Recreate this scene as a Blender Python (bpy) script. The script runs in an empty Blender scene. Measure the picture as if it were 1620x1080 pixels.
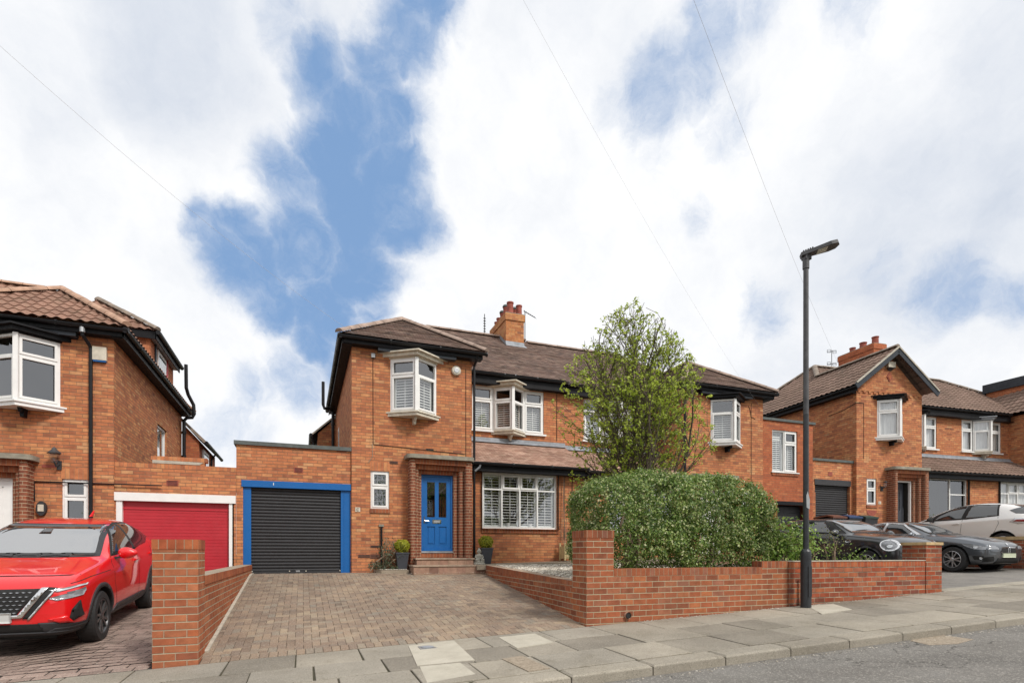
import bpy, bmesh, math, random
import numpy as np
from mathutils import Vector, Matrix, Euler
from mathutils.bvhtree import BVHTree
R=math.radians; PI=math.pi
random.seed(7); rng=np.random.default_rng(11)
S=bpy.context.scene
# ---------------------------------------------------------------- camera
cd=bpy.data.cameras.new('camera'); cam=bpy.data.objects.new('camera',cd); S.collection.objects.link(cam)
cam.location=(0,0,0); cam.rotation_euler=(R(90),0,R(-20.6))
cd.sensor_width=36; cd.lens=880/1620*36; cd.shift_y=(874-540)/1620; cd.clip_start=.05; cd.clip_end=3000
S.camera=cam
S.render.resolution_x=1024; S.render.resolution_y=682
# ---------------------------------------------------------------- light
SUN_EL=46; SUN_AZ=152          # compass style: direction the light comes from, degrees clockwise from +Y
S.view_settings.view_transform='Standard'; S.view_settings.look='None'
S.view_settings.exposure=0.07; S.view_settings.gamma=1
sd=bpy.data.lights.new('sun','SUN'); sd.energy=2.9; sd.angle=R(13); sd.color=(1,.95,.88)
sun=bpy.data.objects.new('sun',sd); S.collection.objects.link(sun)
_a=R(SUN_AZ); _e=R(SUN_EL)
sv=Vector((math.sin(_a)*math.cos(_e),math.cos(_a)*math.cos(_e),math.sin(_e)))
sun.rotation_euler=sv.to_track_quat('Z','Y').to_euler(); sun.location=(-6,-10,20)
W=bpy.data.worlds.new('World'); S.world=W; W.use_nodes=True
def pixdir(px,py):
    r=(px-810)/880; u=(874-py)/880; s,c=math.sin(R(20.6)),math.cos(R(20.6))
    return Vector((s+c*r,c-s*r,u)).normalized()
def build_world():
    nt=W.node_tree; nt.nodes.clear(); N=nt.nodes.new; L=nt.links.new
    def math_(op,a,b=None,c=None):
        n=N('ShaderNodeMath'); n.operation=op
        for i,v in enumerate((a,b,c)):
            if v is None: continue
            if isinstance(v,(int,float)): n.inputs[i].default_value=v
            else: L(v,n.inputs[i])
        return n.outputs[0]
    tc=N('ShaderNodeTexCoord'); d=tc.outputs['Generated']
    def noise(scale,det,vec,rough=.55,dist=0,col=False):
        n=N('ShaderNodeTexNoise'); n.inputs['Scale'].default_value=scale; n.inputs['Detail'].default_value=det
        n.inputs['Roughness'].default_value=rough; n.inputs['Distortion'].default_value=dist; L(vec,n.inputs['Vector'])
        return n.outputs['Color' if col else 'Fac']
    wn=noise(3.2,9,d,.62,0,True)
    vm=N('ShaderNodeVectorMath'); vm.operation='SUBTRACT'; L(wn,vm.inputs[0]); vm.inputs[1].default_value=(.5,.5,.5)
    vs=N('ShaderNodeVectorMath'); vs.operation='SCALE'; L(vm.outputs[0],vs.inputs[0]); vs.inputs['Scale'].default_value=.16
    va=N('ShaderNodeVectorMath'); va.operation='ADD'; L(d,va.inputs[0]); L(vs.outputs[0],va.inputs[1]); wd=va.outputs[0]
    def blob(px,py,r,w):
        n=N('ShaderNodeVectorMath'); n.operation='DISTANCE'; L(wd,n.inputs[0]); q=pixdir(px,py); n.inputs[1].default_value=q
        c=pixdir(810,874).dot(q); rr=r/880*c*c**.5
        m=N('ShaderNodeMapRange'); m.interpolation_type='SMOOTHSTEP'; L(n.outputs['Value'],m.inputs['Value'])
        m.inputs['From Min'].default_value=rr*1.45; m.inputs['From Max'].default_value=rr*.35
        m.inputs['To Min'].default_value=0; m.inputs['To Max'].default_value=w
        return m.outputs[0]
    def combine(bl):
        o=None
        for b in bl:
            x=blob(*b); o=x if o is None else math_('MAXIMUM',o,x)
        return o
    blue=combine([(665,20,85,.95),(640,80,80,1),(600,130,75,1),(520,140,75,.95),(500,110,50,.8),(560,200,90,1.05),(530,250,80,1.05),(620,200,75,1),(620,280,75,1.05),(470,300,70,.85),(560,330,100,1.05),(635,340,70,1.05),
        (345,378,50,.9),(385,385,55,1),(400,430,85,1.05),(490,400,95,1.05),(580,420,85,1.05),(440,480,65,1.05),(520,490,80,1.05),(505,545,50,1),(600,480,45,.8),
        (1020,150,80,.74),(1080,120,80,.7),(1110,60,80,.66),(1180,15,70,.62),(1140,190,70,.55),(1110,330,50,.46),(1040,230,50,.4),(1500,455,75,.68),(1565,470,55,.6),(1400,425,50,.35),(1230,480,60,.42),(1320,20,70,.45),(960,160,45,.42),(470,60,70,.45),(545,590,65,.85),(460,600,65,.72),(400,610,55,.6),(370,670,70,.55)])
    fb=math_('ADD',math_('MULTIPLY',noise(5.5,12,wd,.66),.65),math_('MULTIPLY',noise(17,10,wd,.7,1.2),.35))
    mk=math_('ADD',blue,math_('MULTIPLY',math_('SUBTRACT',fb,.5),1.75))
    m=N('ShaderNodeMapRange'); m.interpolation_type='SMOOTHSTEP'; L(mk,m.inputs['Value'])
    m.inputs['From Min'].default_value=.10; m.inputs['From Max'].default_value=1.12
    grey=combine([(250,40,200,.75),(60,90,150,.45),(1480,330,260,.8),(1590,120,200,.8),(1350,420,150,.5),(500,20,140,.5),(900,60,200,.25),(1330,610,200,.35)])
    gn=noise(2.6,7,wd,.55)
    gm=math_('MULTIPLY',grey,math_('MULTIPLY',gn,1.7))
    gm=math_('ADD',gm,math_('MULTIPLY',math_('SUBTRACT',noise(6,9,wd,.66),.46),1.3))
    gcl=N('ShaderNodeClamp'); L(gm,gcl.inputs['Value'])
    cr=N('ShaderNodeMix'); cr.data_type='RGBA'; L(gcl.outputs[0],cr.inputs['Factor'])
    cr.inputs['A'].default_value=(9.75,9.8,9.9,1); cr.inputs['B'].default_value=(6.2,6.75,7.7,1)
    sky=N('ShaderNodeTexSky'); sky.sky_type='NISHITA'; sky.sun_disc=False; sky.sun_elevation=_e; sky.sun_rotation=_a
    sky.air_density=1.0; sky.dust_density=.6; sky.ozone_density=1.6
    tint=N('ShaderNodeMix'); tint.data_type='RGBA'; tint.inputs['Factor'].default_value=.85
    L(sky.outputs[0],tint.inputs['A']); tint.inputs['B'].default_value=(2.35,3.95,6.7,1)
    mx=N('ShaderNodeMix'); mx.data_type='RGBA'; L(m.outputs[0],mx.inputs['Factor']); L(cr.outputs['Result'],mx.inputs['A']); L(tint.outputs['Result'],mx.inputs['B'])
    bg=N('ShaderNodeBackground'); bg.inputs['Strength'].default_value=.1; L(mx.outputs['Result'],bg.inputs['Color'])
    o=N('ShaderNodeOutputWorld'); L(bg.outputs[0],o.inputs['Surface'])
build_world()
# ---------------------------------------------------------------- material helpers
class NB:
    def __init__(s,name):
        s.m=bpy.data.materials.new(name); s.m.use_nodes=True; s.nt=s.m.node_tree; s.nt.nodes.clear()
        s.out=s.N('ShaderNodeOutputMaterial')
    def N(s,t): return s.nt.nodes.new(t)
    def set(s,sock,v):
        if isinstance(v,bpy.types.NodeSocket): s.nt.links.new(v,sock)
        elif v is not None: sock.default_value=v if not (isinstance(v,tuple) and len(v)==3 and sock.type=='RGBA') else (*v,1)
    def M(s,op,*a):
        n=s.N('ShaderNodeMath'); n.operation=op
        for i,v in enumerate(a): s.set(n.inputs[i],v)
        return n.outputs[0]
    def V(s,op,*a,scale=None):
        n=s.N('ShaderNodeVectorMath'); n.operation=op
        for i,v in enumerate(a): s.set(n.inputs[i],v)
        if scale is not None: s.set(n.inputs['Scale'],scale)
        return n.outputs[0]
    def mix(s,f,a,b,bt='MIX'):
        n=s.N('ShaderNodeMix'); n.data_type='RGBA'; n.blend_type=bt; s.set(n.inputs['Factor'],f); s.set(n.inputs['A'],a); s.set(n.inputs['B'],b); return n.outputs['Result']
    def rng(s,v,a,b,c=0.,d=1.,sm=False):
        n=s.N('ShaderNodeMapRange'); n.interpolation_type='SMOOTHSTEP' if sm else 'LINEAR'
        s.set(n.inputs['Value'],v); s.set(n.inputs['From Min'],a); s.set(n.inputs['From Max'],b); s.set(n.inputs['To Min'],c); s.set(n.inputs['To Max'],d); return n.outputs[0]
    def noise(s,sc,det=3,vec=None,rough=.55,col=False,dist=0):
        n=s.N('ShaderNodeTexNoise'); s.set(n.inputs['Scale'],sc); s.set(n.inputs['Detail'],det); s.set(n.inputs['Roughness'],rough); s.set(n.inputs['Distortion'],dist)
        if vec is not None: s.set(n.inputs['Vector'],vec)
        return n.outputs['Color' if col else 'Fac']
    def ramp(s,f,stops,const=False):
        n=s.N('ShaderNodeValToRGB'); e=n.color_ramp.elements
        if const: n.color_ramp.interpolation='CONSTANT'
        while len(e)<len(stops): e.new(.5)
        for i,(p,c) in enumerate(stops): e[i].position=p; e[i].color=(*c,1)
        s.set(n.inputs[0],f); return n.outputs[0]
    def wn(s,vec):
        n=s.N('ShaderNodeTexWhiteNoise'); s.set(n.inputs['Vector'],vec); return n
    def xyz(s,x,y,z=0.):
        n=s.N('ShaderNodeCombineXYZ'); s.set(n.inputs[0],x); s.set(n.inputs[1],y); s.set(n.inputs[2],z); return n.outputs[0]
    def sep(s,v):
        n=s.N('ShaderNodeSeparateXYZ'); s.set(n.inputs[0],v); return n.outputs
    def uv(s):
        return s.N('ShaderNodeTexCoord').outputs['UV']
    def pos(s): return s.N('ShaderNodeNewGeometry').outputs['Position']
    def bump(s,h,st=.3,dist=.01):
        n=s.N('ShaderNodeBump'); s.set(n.inputs['Strength'],st); s.set(n.inputs['Distance'],dist); s.set(n.inputs['Height'],h); return n.outputs[0]
    def bsdf(s,col,rough=.6,metal=0.,normal=None,coat=0.,spec=.5,trans=None,emit=None,link=True,coatr=.03):
        n=s.N('ShaderNodeBsdfPrincipled'); s.set(n.inputs['Base Color'],col); s.set(n.inputs['Roughness'],rough); s.set(n.inputs['Metallic'],metal)
        s.set(n.inputs['Specular IOR Level'],spec); s.set(n.inputs['Coat Weight'],coat); s.set(n.inputs['Coat Roughness'],coatr)
        if normal is not None: s.set(n.inputs['Normal'],normal)
        if link: s.nt.links.new(n.outputs[0],s.out.inputs['Surface'])
        return n
MATS={}
def plain(name,col,rough=.5,metal=0.,coat=0.,var=.12,vs=6.,bump=0.,spec=.5,bs=60.):
    if name in MATS: return MATS[name]
    b=NB(name); p=b.pos()
    n1=b.noise(vs,4,p); f=b.rng(n1,.3,.7,1-var,1+var*.6)
    c=b.mix(1.,b.mix(1.,(1,1,1),col,'MULTIPLY'),b.xyz(f,f,f),'MULTIPLY')
    r=b.rng(b.noise(vs*3,3,p),.3,.7,max(rough-.08,.02),min(rough+.1,1))
    nm=b.bump(b.noise(bs,3,p),bump,.004) if bump else None
    b.bsdf(c,r,metal,nm,coat,spec); MATS[name]=b.m; return b.m
def brick(name,tones,mortar,w=.225,h=.075,joint=.011,dark=.35,stack=False,mvar=.25,bs=.5,patch=None,jt=.10):
    b=NB(name); u,v,_=b.sep(b.uv())[:3]
    wob=b.noise(1.3,2,b.uv()); v=b.M('ADD',v,b.M('MULTIPLY',wob,.004))
    rv=b.M('DIVIDE',v,h); row=b.M('FLOOR',rv); fv=b.M('FRACT',rv)
    if stack: off=0.
    else: off=b.M('MULTIPLY',b.M('FLOORED_MODULO',row,2.),.5)
    jit=b.M('MULTIPLY',b.M('SUBTRACT',b.wn(b.xyz(row,3.,1.)).outputs['Value'],.5),jt)
    ru=b.M('ADD',b.M('ADD',b.M('DIVIDE',u,w),off),jit); col=b.M('FLOOR',ru); fu=b.M('FRACT',ru)
    wn=b.wn(b.xyz(col,row,0.)); r1=wn.outputs['Value']; r2=b.sep(wn.outputs['Color'])[1]
    du=b.M('MULTIPLY',b.M('MINIMUM',fu,b.M('SUBTRACT',1.,fu)),w)
    dv=b.M('MULTIPLY',b.M('MINIMUM',fv,b.M('SUBTRACT',1.,fv)),h)
    m=b.M('ADD',b.M('MINIMUM',du,dv),b.M('MULTIPLY',b.M('SUBTRACT',b.noise(70,3,b.uv()),.5),.007))
    mask=b.rng(m,joint/2-.002,joint/2+.002,0,1,True)
    c=b.ramp(r1,tones)
    # soft tonal banding inside and across bricks
    n1=b.rng(b.noise(9,4,b.uv()),.3,.7,.80,1.16); n2=b.rng(b.noise(.55,4,b.uv(),.6),.3,.7,.84,1.12)
    n3=b.rng(b.noise(120,2,b.uv()),.3,.7,.9,1.08)
    k=b.M('MULTIPLY',b.M('MULTIPLY',n1,n2),n3); c=b.mix(1.,c,b.xyz(k,k,k),'MULTIPLY')
    # a few burnt headers
    bt=b.rng(r2,.93,.97,0,dark); c=b.mix(bt,c,(.10,.055,.05))
    mn=b.noise(2.3,4,b.uv(),.65); mc=b.mix(b.rng(mn,.35,.65,0,1),mortar,tuple(x*(1-mvar) for x in mortar))
    # pale efflorescence / soot streaks
    st=b.noise(1.,5,b.V('MULTIPLY',b.uv(),(2.2,.8,1.)),.65); c=b.mix(b.rng(st,.6,.8,0,.28),c,(.36,.24,.17))
    s2=b.rng(b.noise(.9,7,b.V('MULTIPLY',b.uv(),(1.,.45,1.)),.7),.55,.78,0,.42); c=b.mix(s2,c,(.20,.10,.065))
    s3=b.rng(b.noise(14,4,b.uv(),.7),.66,.78,0,.35); c=b.mix(s3,c,(.14,.085,.07))
    hm=b.rng(du,joint*.35,joint*.7,.45,0.); mc=b.mix(b.rng(dv,joint*.4,joint*.75,0,.35),mc,c)
    c2=b.mix(mask,mc,c)
    hgt=b.M('ADD',b.M('MULTIPLY',mask,1.),b.M('MULTIPLY',b.noise(90,3,b.uv()),.35))
    b.bsdf(c2,.88,0.,b.bump(hgt,bs,.006),spec=.15); return b.m
TONES=[(0,(.33,.122,.066)),(.15,(.45,.165,.080)),(.35,(.53,.202,.090)),(.5,(.47,.172,.080)),(.68,(.55,.230,.102)),(.84,(.57,.262,.117)),(.93,(.44,.165,.082)),(1,(.60,.325,.158))]
RED=[(0,(.21,.075,.042)),(.3,(.33,.105,.050)),(.55,(.27,.088,.045)),(.8,(.37,.13,.058)),(1,(.26,.11,.07))]
M_FAC=brick('facade_brick',TONES,(.20,.135,.09))
M_FACL=brick('facade_brick_light_joint',TONES,(.33,.24,.16))
M_WALL=brick('garden_wall_brick',RED,(.47,.41,.28),w=.225,h=.086,joint=.011,dark=.25,bs=.7,jt=.01)
M_WALLO=brick('old_garden_wall_brick',[(0,(.20,.06,.035)),(.3,(.36,.085,.04)),(.6,(.27,.08,.045)),(.8,(.40,.13,.06)),(1,(.3,.11,.07))],(.44,.37,.27),w=.230,h=.086,joint=.015,dark=.6,bs=.9,mvar=.7)
M_PIER=brick('pier_brick',[(0,(.30,.095,.048)),(.3,(.38,.115,.05)),(.6,(.34,.12,.06)),(1,(.42,.155,.075))],(.42,.35,.25),w=.225,h=.086,joint=.012,dark=.3,bs=.8,jt=.01)
M_SOLD=brick('soldier_brick',RED,(.36,.27,.18),w=.082,h=.5,joint=.010,stack=True)
M_SOLDW=brick('soldier_coping_brick',[(0,(.28,.07,.035)),(.5,(.37,.1,.045)),(1,(.42,.14,.06))],(.36,.29,.2),w=.083,h=.5,joint=.010,stack=True)
M_SOLDF=brick('soldier_facade_brick',TONES,(.3,.2,.13),w=.078,h=.5,joint=.009,stack=True)
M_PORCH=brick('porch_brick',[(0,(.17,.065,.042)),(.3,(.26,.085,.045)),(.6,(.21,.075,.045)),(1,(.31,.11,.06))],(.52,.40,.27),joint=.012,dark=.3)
M_EXT=brick('extension_brick',[(0,(.34,.10,.05)),(.4,(.44,.13,.06)),(.8,(.40,.12,.055)),(1,(.48,.17,.075))],(.24,.15,.10),joint=.009)
M_TILEH=brick('hung_tile',[(0,(.40,.14,.07)),(1,(.46,.18,.09))],(.13,.05,.03),w=.165,h=.11,joint=.008)
def tilemat(name,tones,w,e,seam=.006,moss=0.,mosscol=(.2,.2,.12)):
    b=NB(name); u,v,_=b.sep(b.uv())[:3]
    rv=b.M('DIVIDE',v,e); row=b.M('FLOOR',rv); ru=b.M('ADD',b.M('DIVIDE',u,w),b.M('MULTIPLY',b.M('FLOORED_MODULO',row,2.),.5 if seam else 0.)); col=b.M('FLOOR',ru); fu=b.M('FRACT',ru); fv=b.M('FRACT',rv)
    wn=b.wn(b.xyz(col,row,0.)).outputs['Value']; c=b.ramp(wn,tones)
    k=b.M('MULTIPLY',b.rng(b.noise(.7,5,b.uv(),.65),.3,.7,.72,1.22),b.rng(b.noise(30,3,b.uv()),.3,.7,.85,1.12)); c=b.mix(1.,c,b.xyz(k,k,k),'MULTIPLY')
    if seam:
        du=b.M('MULTIPLY',b.M('MINIMUM',fu,b.M('SUBTRACT',1.,fu)),w); c=b.mix(b.rng(du,seam/2-.001,seam/2+.002,.75,0,True),c,(.02,.014,.012))
        
    if moss:
        mo=b.rng(b.noise(2.2,6,b.uv(),.7),.52,.68,0,moss); c=b.mix(mo,c,mosscol)
        mo=b.rng(b.noise(9.,5,b.uv(),.7),.6,.72,0,moss); c=b.mix(mo,c,(.42,.38,.28))
    b.bsdf(c,.85,0.,b.bump(b.noise(60,4,b.uv()),.5,.006),spec=.2); return b.m
M_ROSE=tilemat('plain_clay_tile',[(0,(.15,.11,.095)),(.3,(.27,.185,.155)),(.6,(.215,.158,.138)),(.85,(.35,.26,.215)),(1,(.14,.108,.098))],.165,.10,.010,.45,(.27,.20,.15))
M_LEAN=tilemat('lean_to_clay_tile',[(0,(.36,.22,.17)),(.5,(.46,.30,.235)),(1,(.54,.38,.30))],.165,.10,.007,.2)
M_PANL=tilemat('brown_pantile',[(0,(.22,.125,.09)),(.5,(.29,.165,.12)),(1,(.25,.145,.105))],.20,.30,0,.25)
M_PANR=tilemat('grey_brown_pantile',[(0,(.17,.115,.09)),(.5,(.20,.135,.105)),(1,(.225,.15,.12))],.23,.30,0,.12)
M_RIDGE=plain('ridge_tile_clay',(.33,.245,.20),.85,var=.35,vs=5,bump=.4)
M_RIDGEO=plain('ridge_tile_orange',(.42,.26,.18),.85,var=.35,vs=5,bump=.4)
M_RIDGEB=plain('ridge_tile_brown',(.25,.20,.16),.85,var=.35,vs=5,bump=.4)
M_BLACK=plain('black_upvc',(.010,.010,.012),.42,var=.3,spec=.28)
M_FASC=plain('black_painted_timber',(.011,.011,.013),.5,var=.3,bump=.1,spec=.18)
M_FASG=plain('slate_grey_timber',(.035,.042,.052),.5,var=.2,spec=.25)
M_WHITE=plain('white_upvc',(.80,.80,.785),.35,var=.05)
M_CREAM=plain('weathered_cream_timber',(.60,.55,.45),.6,var=.22,vs=8,bump=.2)
M_SHUT=plain('shutter_white',(.85,.86,.83),.5,var=.04)
M_SLAT=plain('shutter_slat',(.84,.85,.82),.5,var=.04)
M_LEAD=plain('lead_flashing',(.30,.32,.35),.5,.2,var=.3,vs=5,bump=.2)
M_CONC=plain('weathered_concrete',(.27,.25,.20),.9,var=.3,vs=7,bump=.5)
M_FELT=plain('felt_edge_grey',(.10,.115,.11),.8,var=.25,vs=9,bump=.3)
M_STONE=plain('pale_stone',(.45,.41,.34),.85,var=.25,vs=9,bump=.5)
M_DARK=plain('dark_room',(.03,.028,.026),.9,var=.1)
M_CURT=plain('net_curtain',(.80,.80,.78),.9,var=.05)
M_BLUE=plain('blue_gloss_paint',(.012,.115,.36),.35,var=.05,vs=3,spec=.35)
M_REDP=plain('red_door_paint',(.46,.022,.035),.42,var=.12,vs=2)
M_CHROME=plain('chrome',(.75,.75,.76),.16,1.,var=.05)
M_METAL=plain('galvanised_metal',(.42,.43,.44),.45,.7,var=.2)
M_TERRA=plain('terracotta_pot',(.30,.075,.05),.8,var=.3,vs=9,bump=.3)
M_SOIL=plain('dark_soil',(.05,.038,.028),.95,var=.4,vs=12,bump=.8)
M_LAMPP=plain('lamp_post_paint',(.022,.025,.03),.42,var=.35,vs=12,bump=.15)
M_LAMPG=plain('lamp_post_grey',(.07,.07,.074),.5,.2,var=.35,vs=9,bump=.15)
M_PLANT=plain('anthracite_planter',(.045,.05,.062),.45,var=.12,bump=.1)
M_WOOD=plain('pale_garden_timber',(.52,.41,.21),.75,var=.2,vs=14,bump=.3)
M_BARK=plain('bark',(.11,.085,.065),.9,var=.35,vs=20,bump=.7)
M_BARKL=plain('pale_bark',(.24,.17,.12),.9,var=.35,vs=20,bump=.7)
M_BUD=plain('garden_stone_grey',(.30,.29,.25),.9,var=.35,vs=25,bump=.6)
M_RUB=plain('tyre_rubber',(.018,.018,.019),.75,var=.2,bump=.2)
M_PLAS=plain('black_car_plastic',(.028,.028,.031),.55,var=.12)
M_LINE=plain('dark_seam',(.012,.012,.012),.8,var=0)
def carpaint(name,col,metal=0.,rough=.32):
    b=NB(name); n=b.bsdf(col,rough,metal,None,1.,.5); return b.m
M_CRED=carpaint('red_car_paint',(.70,.004,.008)); M_CBLK=carpaint('dark_grey_car_paint',(.030,.033,.037),.3)
M_CGRY=carpaint('grey_metallic_paint',(.105,.115,.13),.7,.3); M_CSIL=carpaint('pale_silver_paint',(.74,.73,.71),.12,.35)
def glassmat(name,tint=(.8,.82,.82),f0=.10,rough=0.0):
    b=NB(name); lw=b.N('ShaderNodeLayerWeight'); lw.inputs['Blend'].default_value=.5
    fr=b.M('MULTIPLY_ADD',b.M('POWER',lw.outputs['Facing'],5.),1-f0,f0)
    tr=b.N('ShaderNodeBsdfTransparent'); tr.inputs[0].default_value=(*tint,1); gl=b.N('ShaderNodeBsdfGlossy'); gl.inputs['Roughness'].default_value=rough; gl.inputs['Color'].default_value=(.95,.97,1,1)
    mx=b.N('ShaderNodeMixShader'); b.set(mx.inputs[0],fr); b.nt.links.new(tr.outputs[0],mx.inputs[1]); b.nt.links.new(gl.outputs[0],mx.inputs[2])
    b.nt.links.new(mx.outputs[0],b.out.inputs['Surface']); return b.m
M_GLASS=glassmat('window_glass',(.95,.96,.96),.19); M_CGLASS=glassmat('car_glass',(.30,.34,.33),.1); M_LENS=glassmat('lamp_lens',(.85,.87,.9),.06)
def leafmat(name,tones,rough=.45,tr=.35,spec=.5):
    b=NB(name); g=b.N('ShaderNodeNewGeometry'); c=b.ramp(g.outputs['Random Per Island'],tones)
    k=b.rng(b.noise(1.6,3,b.pos()),.3,.7,.75,1.25); c=b.mix(1.,c,b.xyz(k,k,k),'MULTIPLY')
    p=b.bsdf(c,rough,0.,None,spec=spec,link=False); t=b.N('ShaderNodeBsdfTranslucent'); b.set(t.inputs[0],c)
    mx=b.N('ShaderNodeMixShader'); mx.inputs[0].default_value=tr; b.nt.links.new(p.outputs[0],mx.inputs[1]); b.nt.links.new(t.outputs[0],mx.inputs[2]); b.nt.links.new(mx.outputs[0],b.out.inputs['Surface']); return b.m
M_LHEDGE=leafmat('hedge_leaf',[(0,(.050,.100,.020)),(.3,(.105,.185,.035)),(.55,(.17,.27,.05)),(.75,(.27,.36,.09)),(.9,(.42,.46,.19)),(1,(.56,.56,.34))],.42,.35)
M_LTREE=leafmat('tree_leaf',[(0,(.22,.30,.035)),(.4,(.36,.46,.05)),(.75,(.48,.57,.08)),(1,(.56,.62,.14))],.5,.5)
M_LBOX=leafmat('topiary_leaf',[(0,(.20,.26,.015)),(.5,(.36,.38,.02)),(1,(.50,.48,.05))],.5,.4)
M_LSHR=leafmat('shrub_leaf',[(0,(.10,.18,.03)),(.5,(.20,.32,.06)),(.85,(.32,.44,.10)),(1,(.45,.50,.18))],.45,.35)
M_LROSE=leafmat('rose_leaf',[(0,(.045,.07,.04)),(.6,(.08,.11,.06)),(1,(.15,.16,.09))],.5,.3)
M_LHER=leafmat('herb_leaf',[(0,(.14,.10,.05)),(.5,(.12,.17,.05)),(1,(.30,.28,.12))],.5,.3)
# ---------------------------------------------------------------- mesh builder
class MB:
    def __init__(s): s.v=[];s.f=[];s.mi=[];s.uv=[];s.mats=[];s.smooth=[];s.T=Matrix.Identity(4);s.uo=0.
    def m(s,mat):
        if mat not in s.mats: s.mats.append(mat)
        return s.mats.index(mat)
    def poly(s,pts,mat,uv=None,smooth=False,rot=False):
        pts=[Vector(p) for p in pts]
        if uv is None:
            n=Vector((0,0,0))
            for i in range(len(pts)):
                a,b=pts[i],pts[(i+1)%len(pts)]; n+=a.cross(b)
            ax=max(range(3),key=lambda i:abs(n[i])+(.001 if i==1 else 0))
            if ax==2: uv=[(p.x,p.y) for p in pts]
            elif ax==1: uv=[(p.x+s.uo,p.z) for p in pts]
            else: uv=[(p.y+.06,p.z) for p in pts]
            if rot: uv=[(b,a) for a,b in uv]
        i0=len(s.v); s.v+=[s.T@p for p in pts]
        idx=list(range(i0,i0+len(pts)))
        if s.T.determinant()<0: idx.reverse(); uv=list(reversed(uv))
        s.f.append(idx); s.uv+=uv; s.mi.append(s.m(mat)); s.smooth.append(smooth)
    def box(s,x0,x1,y0,y1,z0,z1,mat,top=None,skip='',rot=False):
        if x0>x1:x0,x1=x1,x0
        if y0>y1:y0,y1=y1,y0
        if z0>z1:z0,z1=z1,z0
        top=top or mat; A=[(x0,y0,z0),(x1,y0,z0),(x1,y1,z0),(x0,y1,z0),(x0,y0,z1),(x1,y0,z1),(x1,y1,z1),(x0,y1,z1)]
        for k,ii,mm in (('b',(3,2,1,0),mat),('t',(4,5,6,7),top),('f',(0,1,5,4),mat),('r',(1,2,6,5),mat),('k',(2,3,7,6),mat),('l',(3,0,4,7),mat)):
            if k in skip: continue
            s.poly([A[i] for i in ii],mm,rot=rot)
    def bar(s,p,q,w,t,mat,up=(0,0,1)):   # rectangular bar from p to q
        p,q=Vector(p),Vector(q); d=(q-p).normalized(); a=d.cross(Vector(up)); 
        if a.length<1e-4: a=d.cross(Vector((1,0,0)))
        a.normalize(); b=a.cross(d).normalized(); a*=w/2; b*=t/2
        P=[p-a-b,p+a-b,p+a+b,p-a+b]; Q_=[x+(q-p) for x in P]
        s.poly(list(reversed(P)),mat); s.poly(Q_,mat)
        for i in range(4): j=(i+1)%4; s.poly([P[i],P[j],Q_[j],Q_[i]],mat)
    def tube(s,pts,r,mat,n=10,cap=True,smooth=True):
        pts=[Vector(p) for p in pts]; rs=r if isinstance(r,(list,tuple)) else [r]*len(pts); rings=[]; a0=None
        for i,p in enumerate(pts):
            d=(pts[min(i+1,len(pts)-1)]-pts[max(i-1,0)]).normalized()
            if a0 is None:
                a=d.cross(Vector((0,0,1)));
                if a.length<1e-3: a=d.cross(Vector((1,0,0)))
            else: a=a0-d*a0.dot(d)
            a.normalize(); a0=a; b=d.cross(a).normalized()
            rings.append([p+(a*math.cos(2*PI*k/n)+b*math.sin(2*PI*k/n))*rs[i] for k in range(n)])
        acc=0
        for i in range(len(pts)-1):
            L=(pts[i+1]-pts[i]).length
            for k in range(n):
                j=(k+1)%n; u0=k/n*2*PI*rs[i]; u1=(k+1)/n*2*PI*rs[i]
                s.poly([rings[i][k],rings[i][j],rings[i+1][j],rings[i+1][k]],mat,[(u0,acc),(u1,acc),(u1,acc+L),(u0,acc+L)],smooth)
            acc+=L
        if cap: s.poly(list(reversed(rings[0])),mat); s.poly(rings[-1],mat)
    def lathe(s,prof,c,mat,n=20,smooth=True,sx=1,sy=1):
        c=Vector(c)
        for i in range(len(prof)-1):
            (r0,z0),(r1,z1)=prof[i],prof[i+1]
            for k in range(n):
                a,b=2*PI*k/n,2*PI*(k+1)/n
                P=[c+Vector((r0*sx*math.cos(a),r0*sy*math.sin(a),z0)),c+Vector((r0*sx*math.cos(b),r0*sy*math.sin(b),z0)),c+Vector((r1*sx*math.cos(b),r1*sy*math.sin(b),z1)),c+Vector((r1*sx*math.cos(a),r1*sy*math.sin(a),z1))]
                if r0<1e-5: P=[P[0],P[2],P[3]]
                elif r1<1e-5: P=P[:3]
                s.poly(P,mat,[(a*r0,z0)]*len(P) if False else None,smooth)
    def prism(s,poly2,y0,y1,mat,mcap=None):   # polygon in x,z extruded in y (ccw seen from -y)
        a=[(x,y0,z) for x,z in poly2]; b=[(x,y1,z) for x,z in poly2]
        s.poly(a,mcap or mat); s.poly(list(reversed(b)),mcap or mat)
        for i in range(len(a)): j=(i+1)%len(a); s.poly([a[j],a[i],b[i],b[j]],mat)
    def slab(s,poly3,t,mat,side=None):         # horizontal-ish polygon given thickness downwards
        s.poly(poly3,mat); low=[(p[0],p[1],p[2]-t) for p in poly3]; s.poly(list(reversed(low)),side or mat)
        for i in range(len(poly3)): j=(i+1)%len(poly3); s.poly([poly3[i],low[i],low[j],poly3[j]],side or mat)
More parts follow.
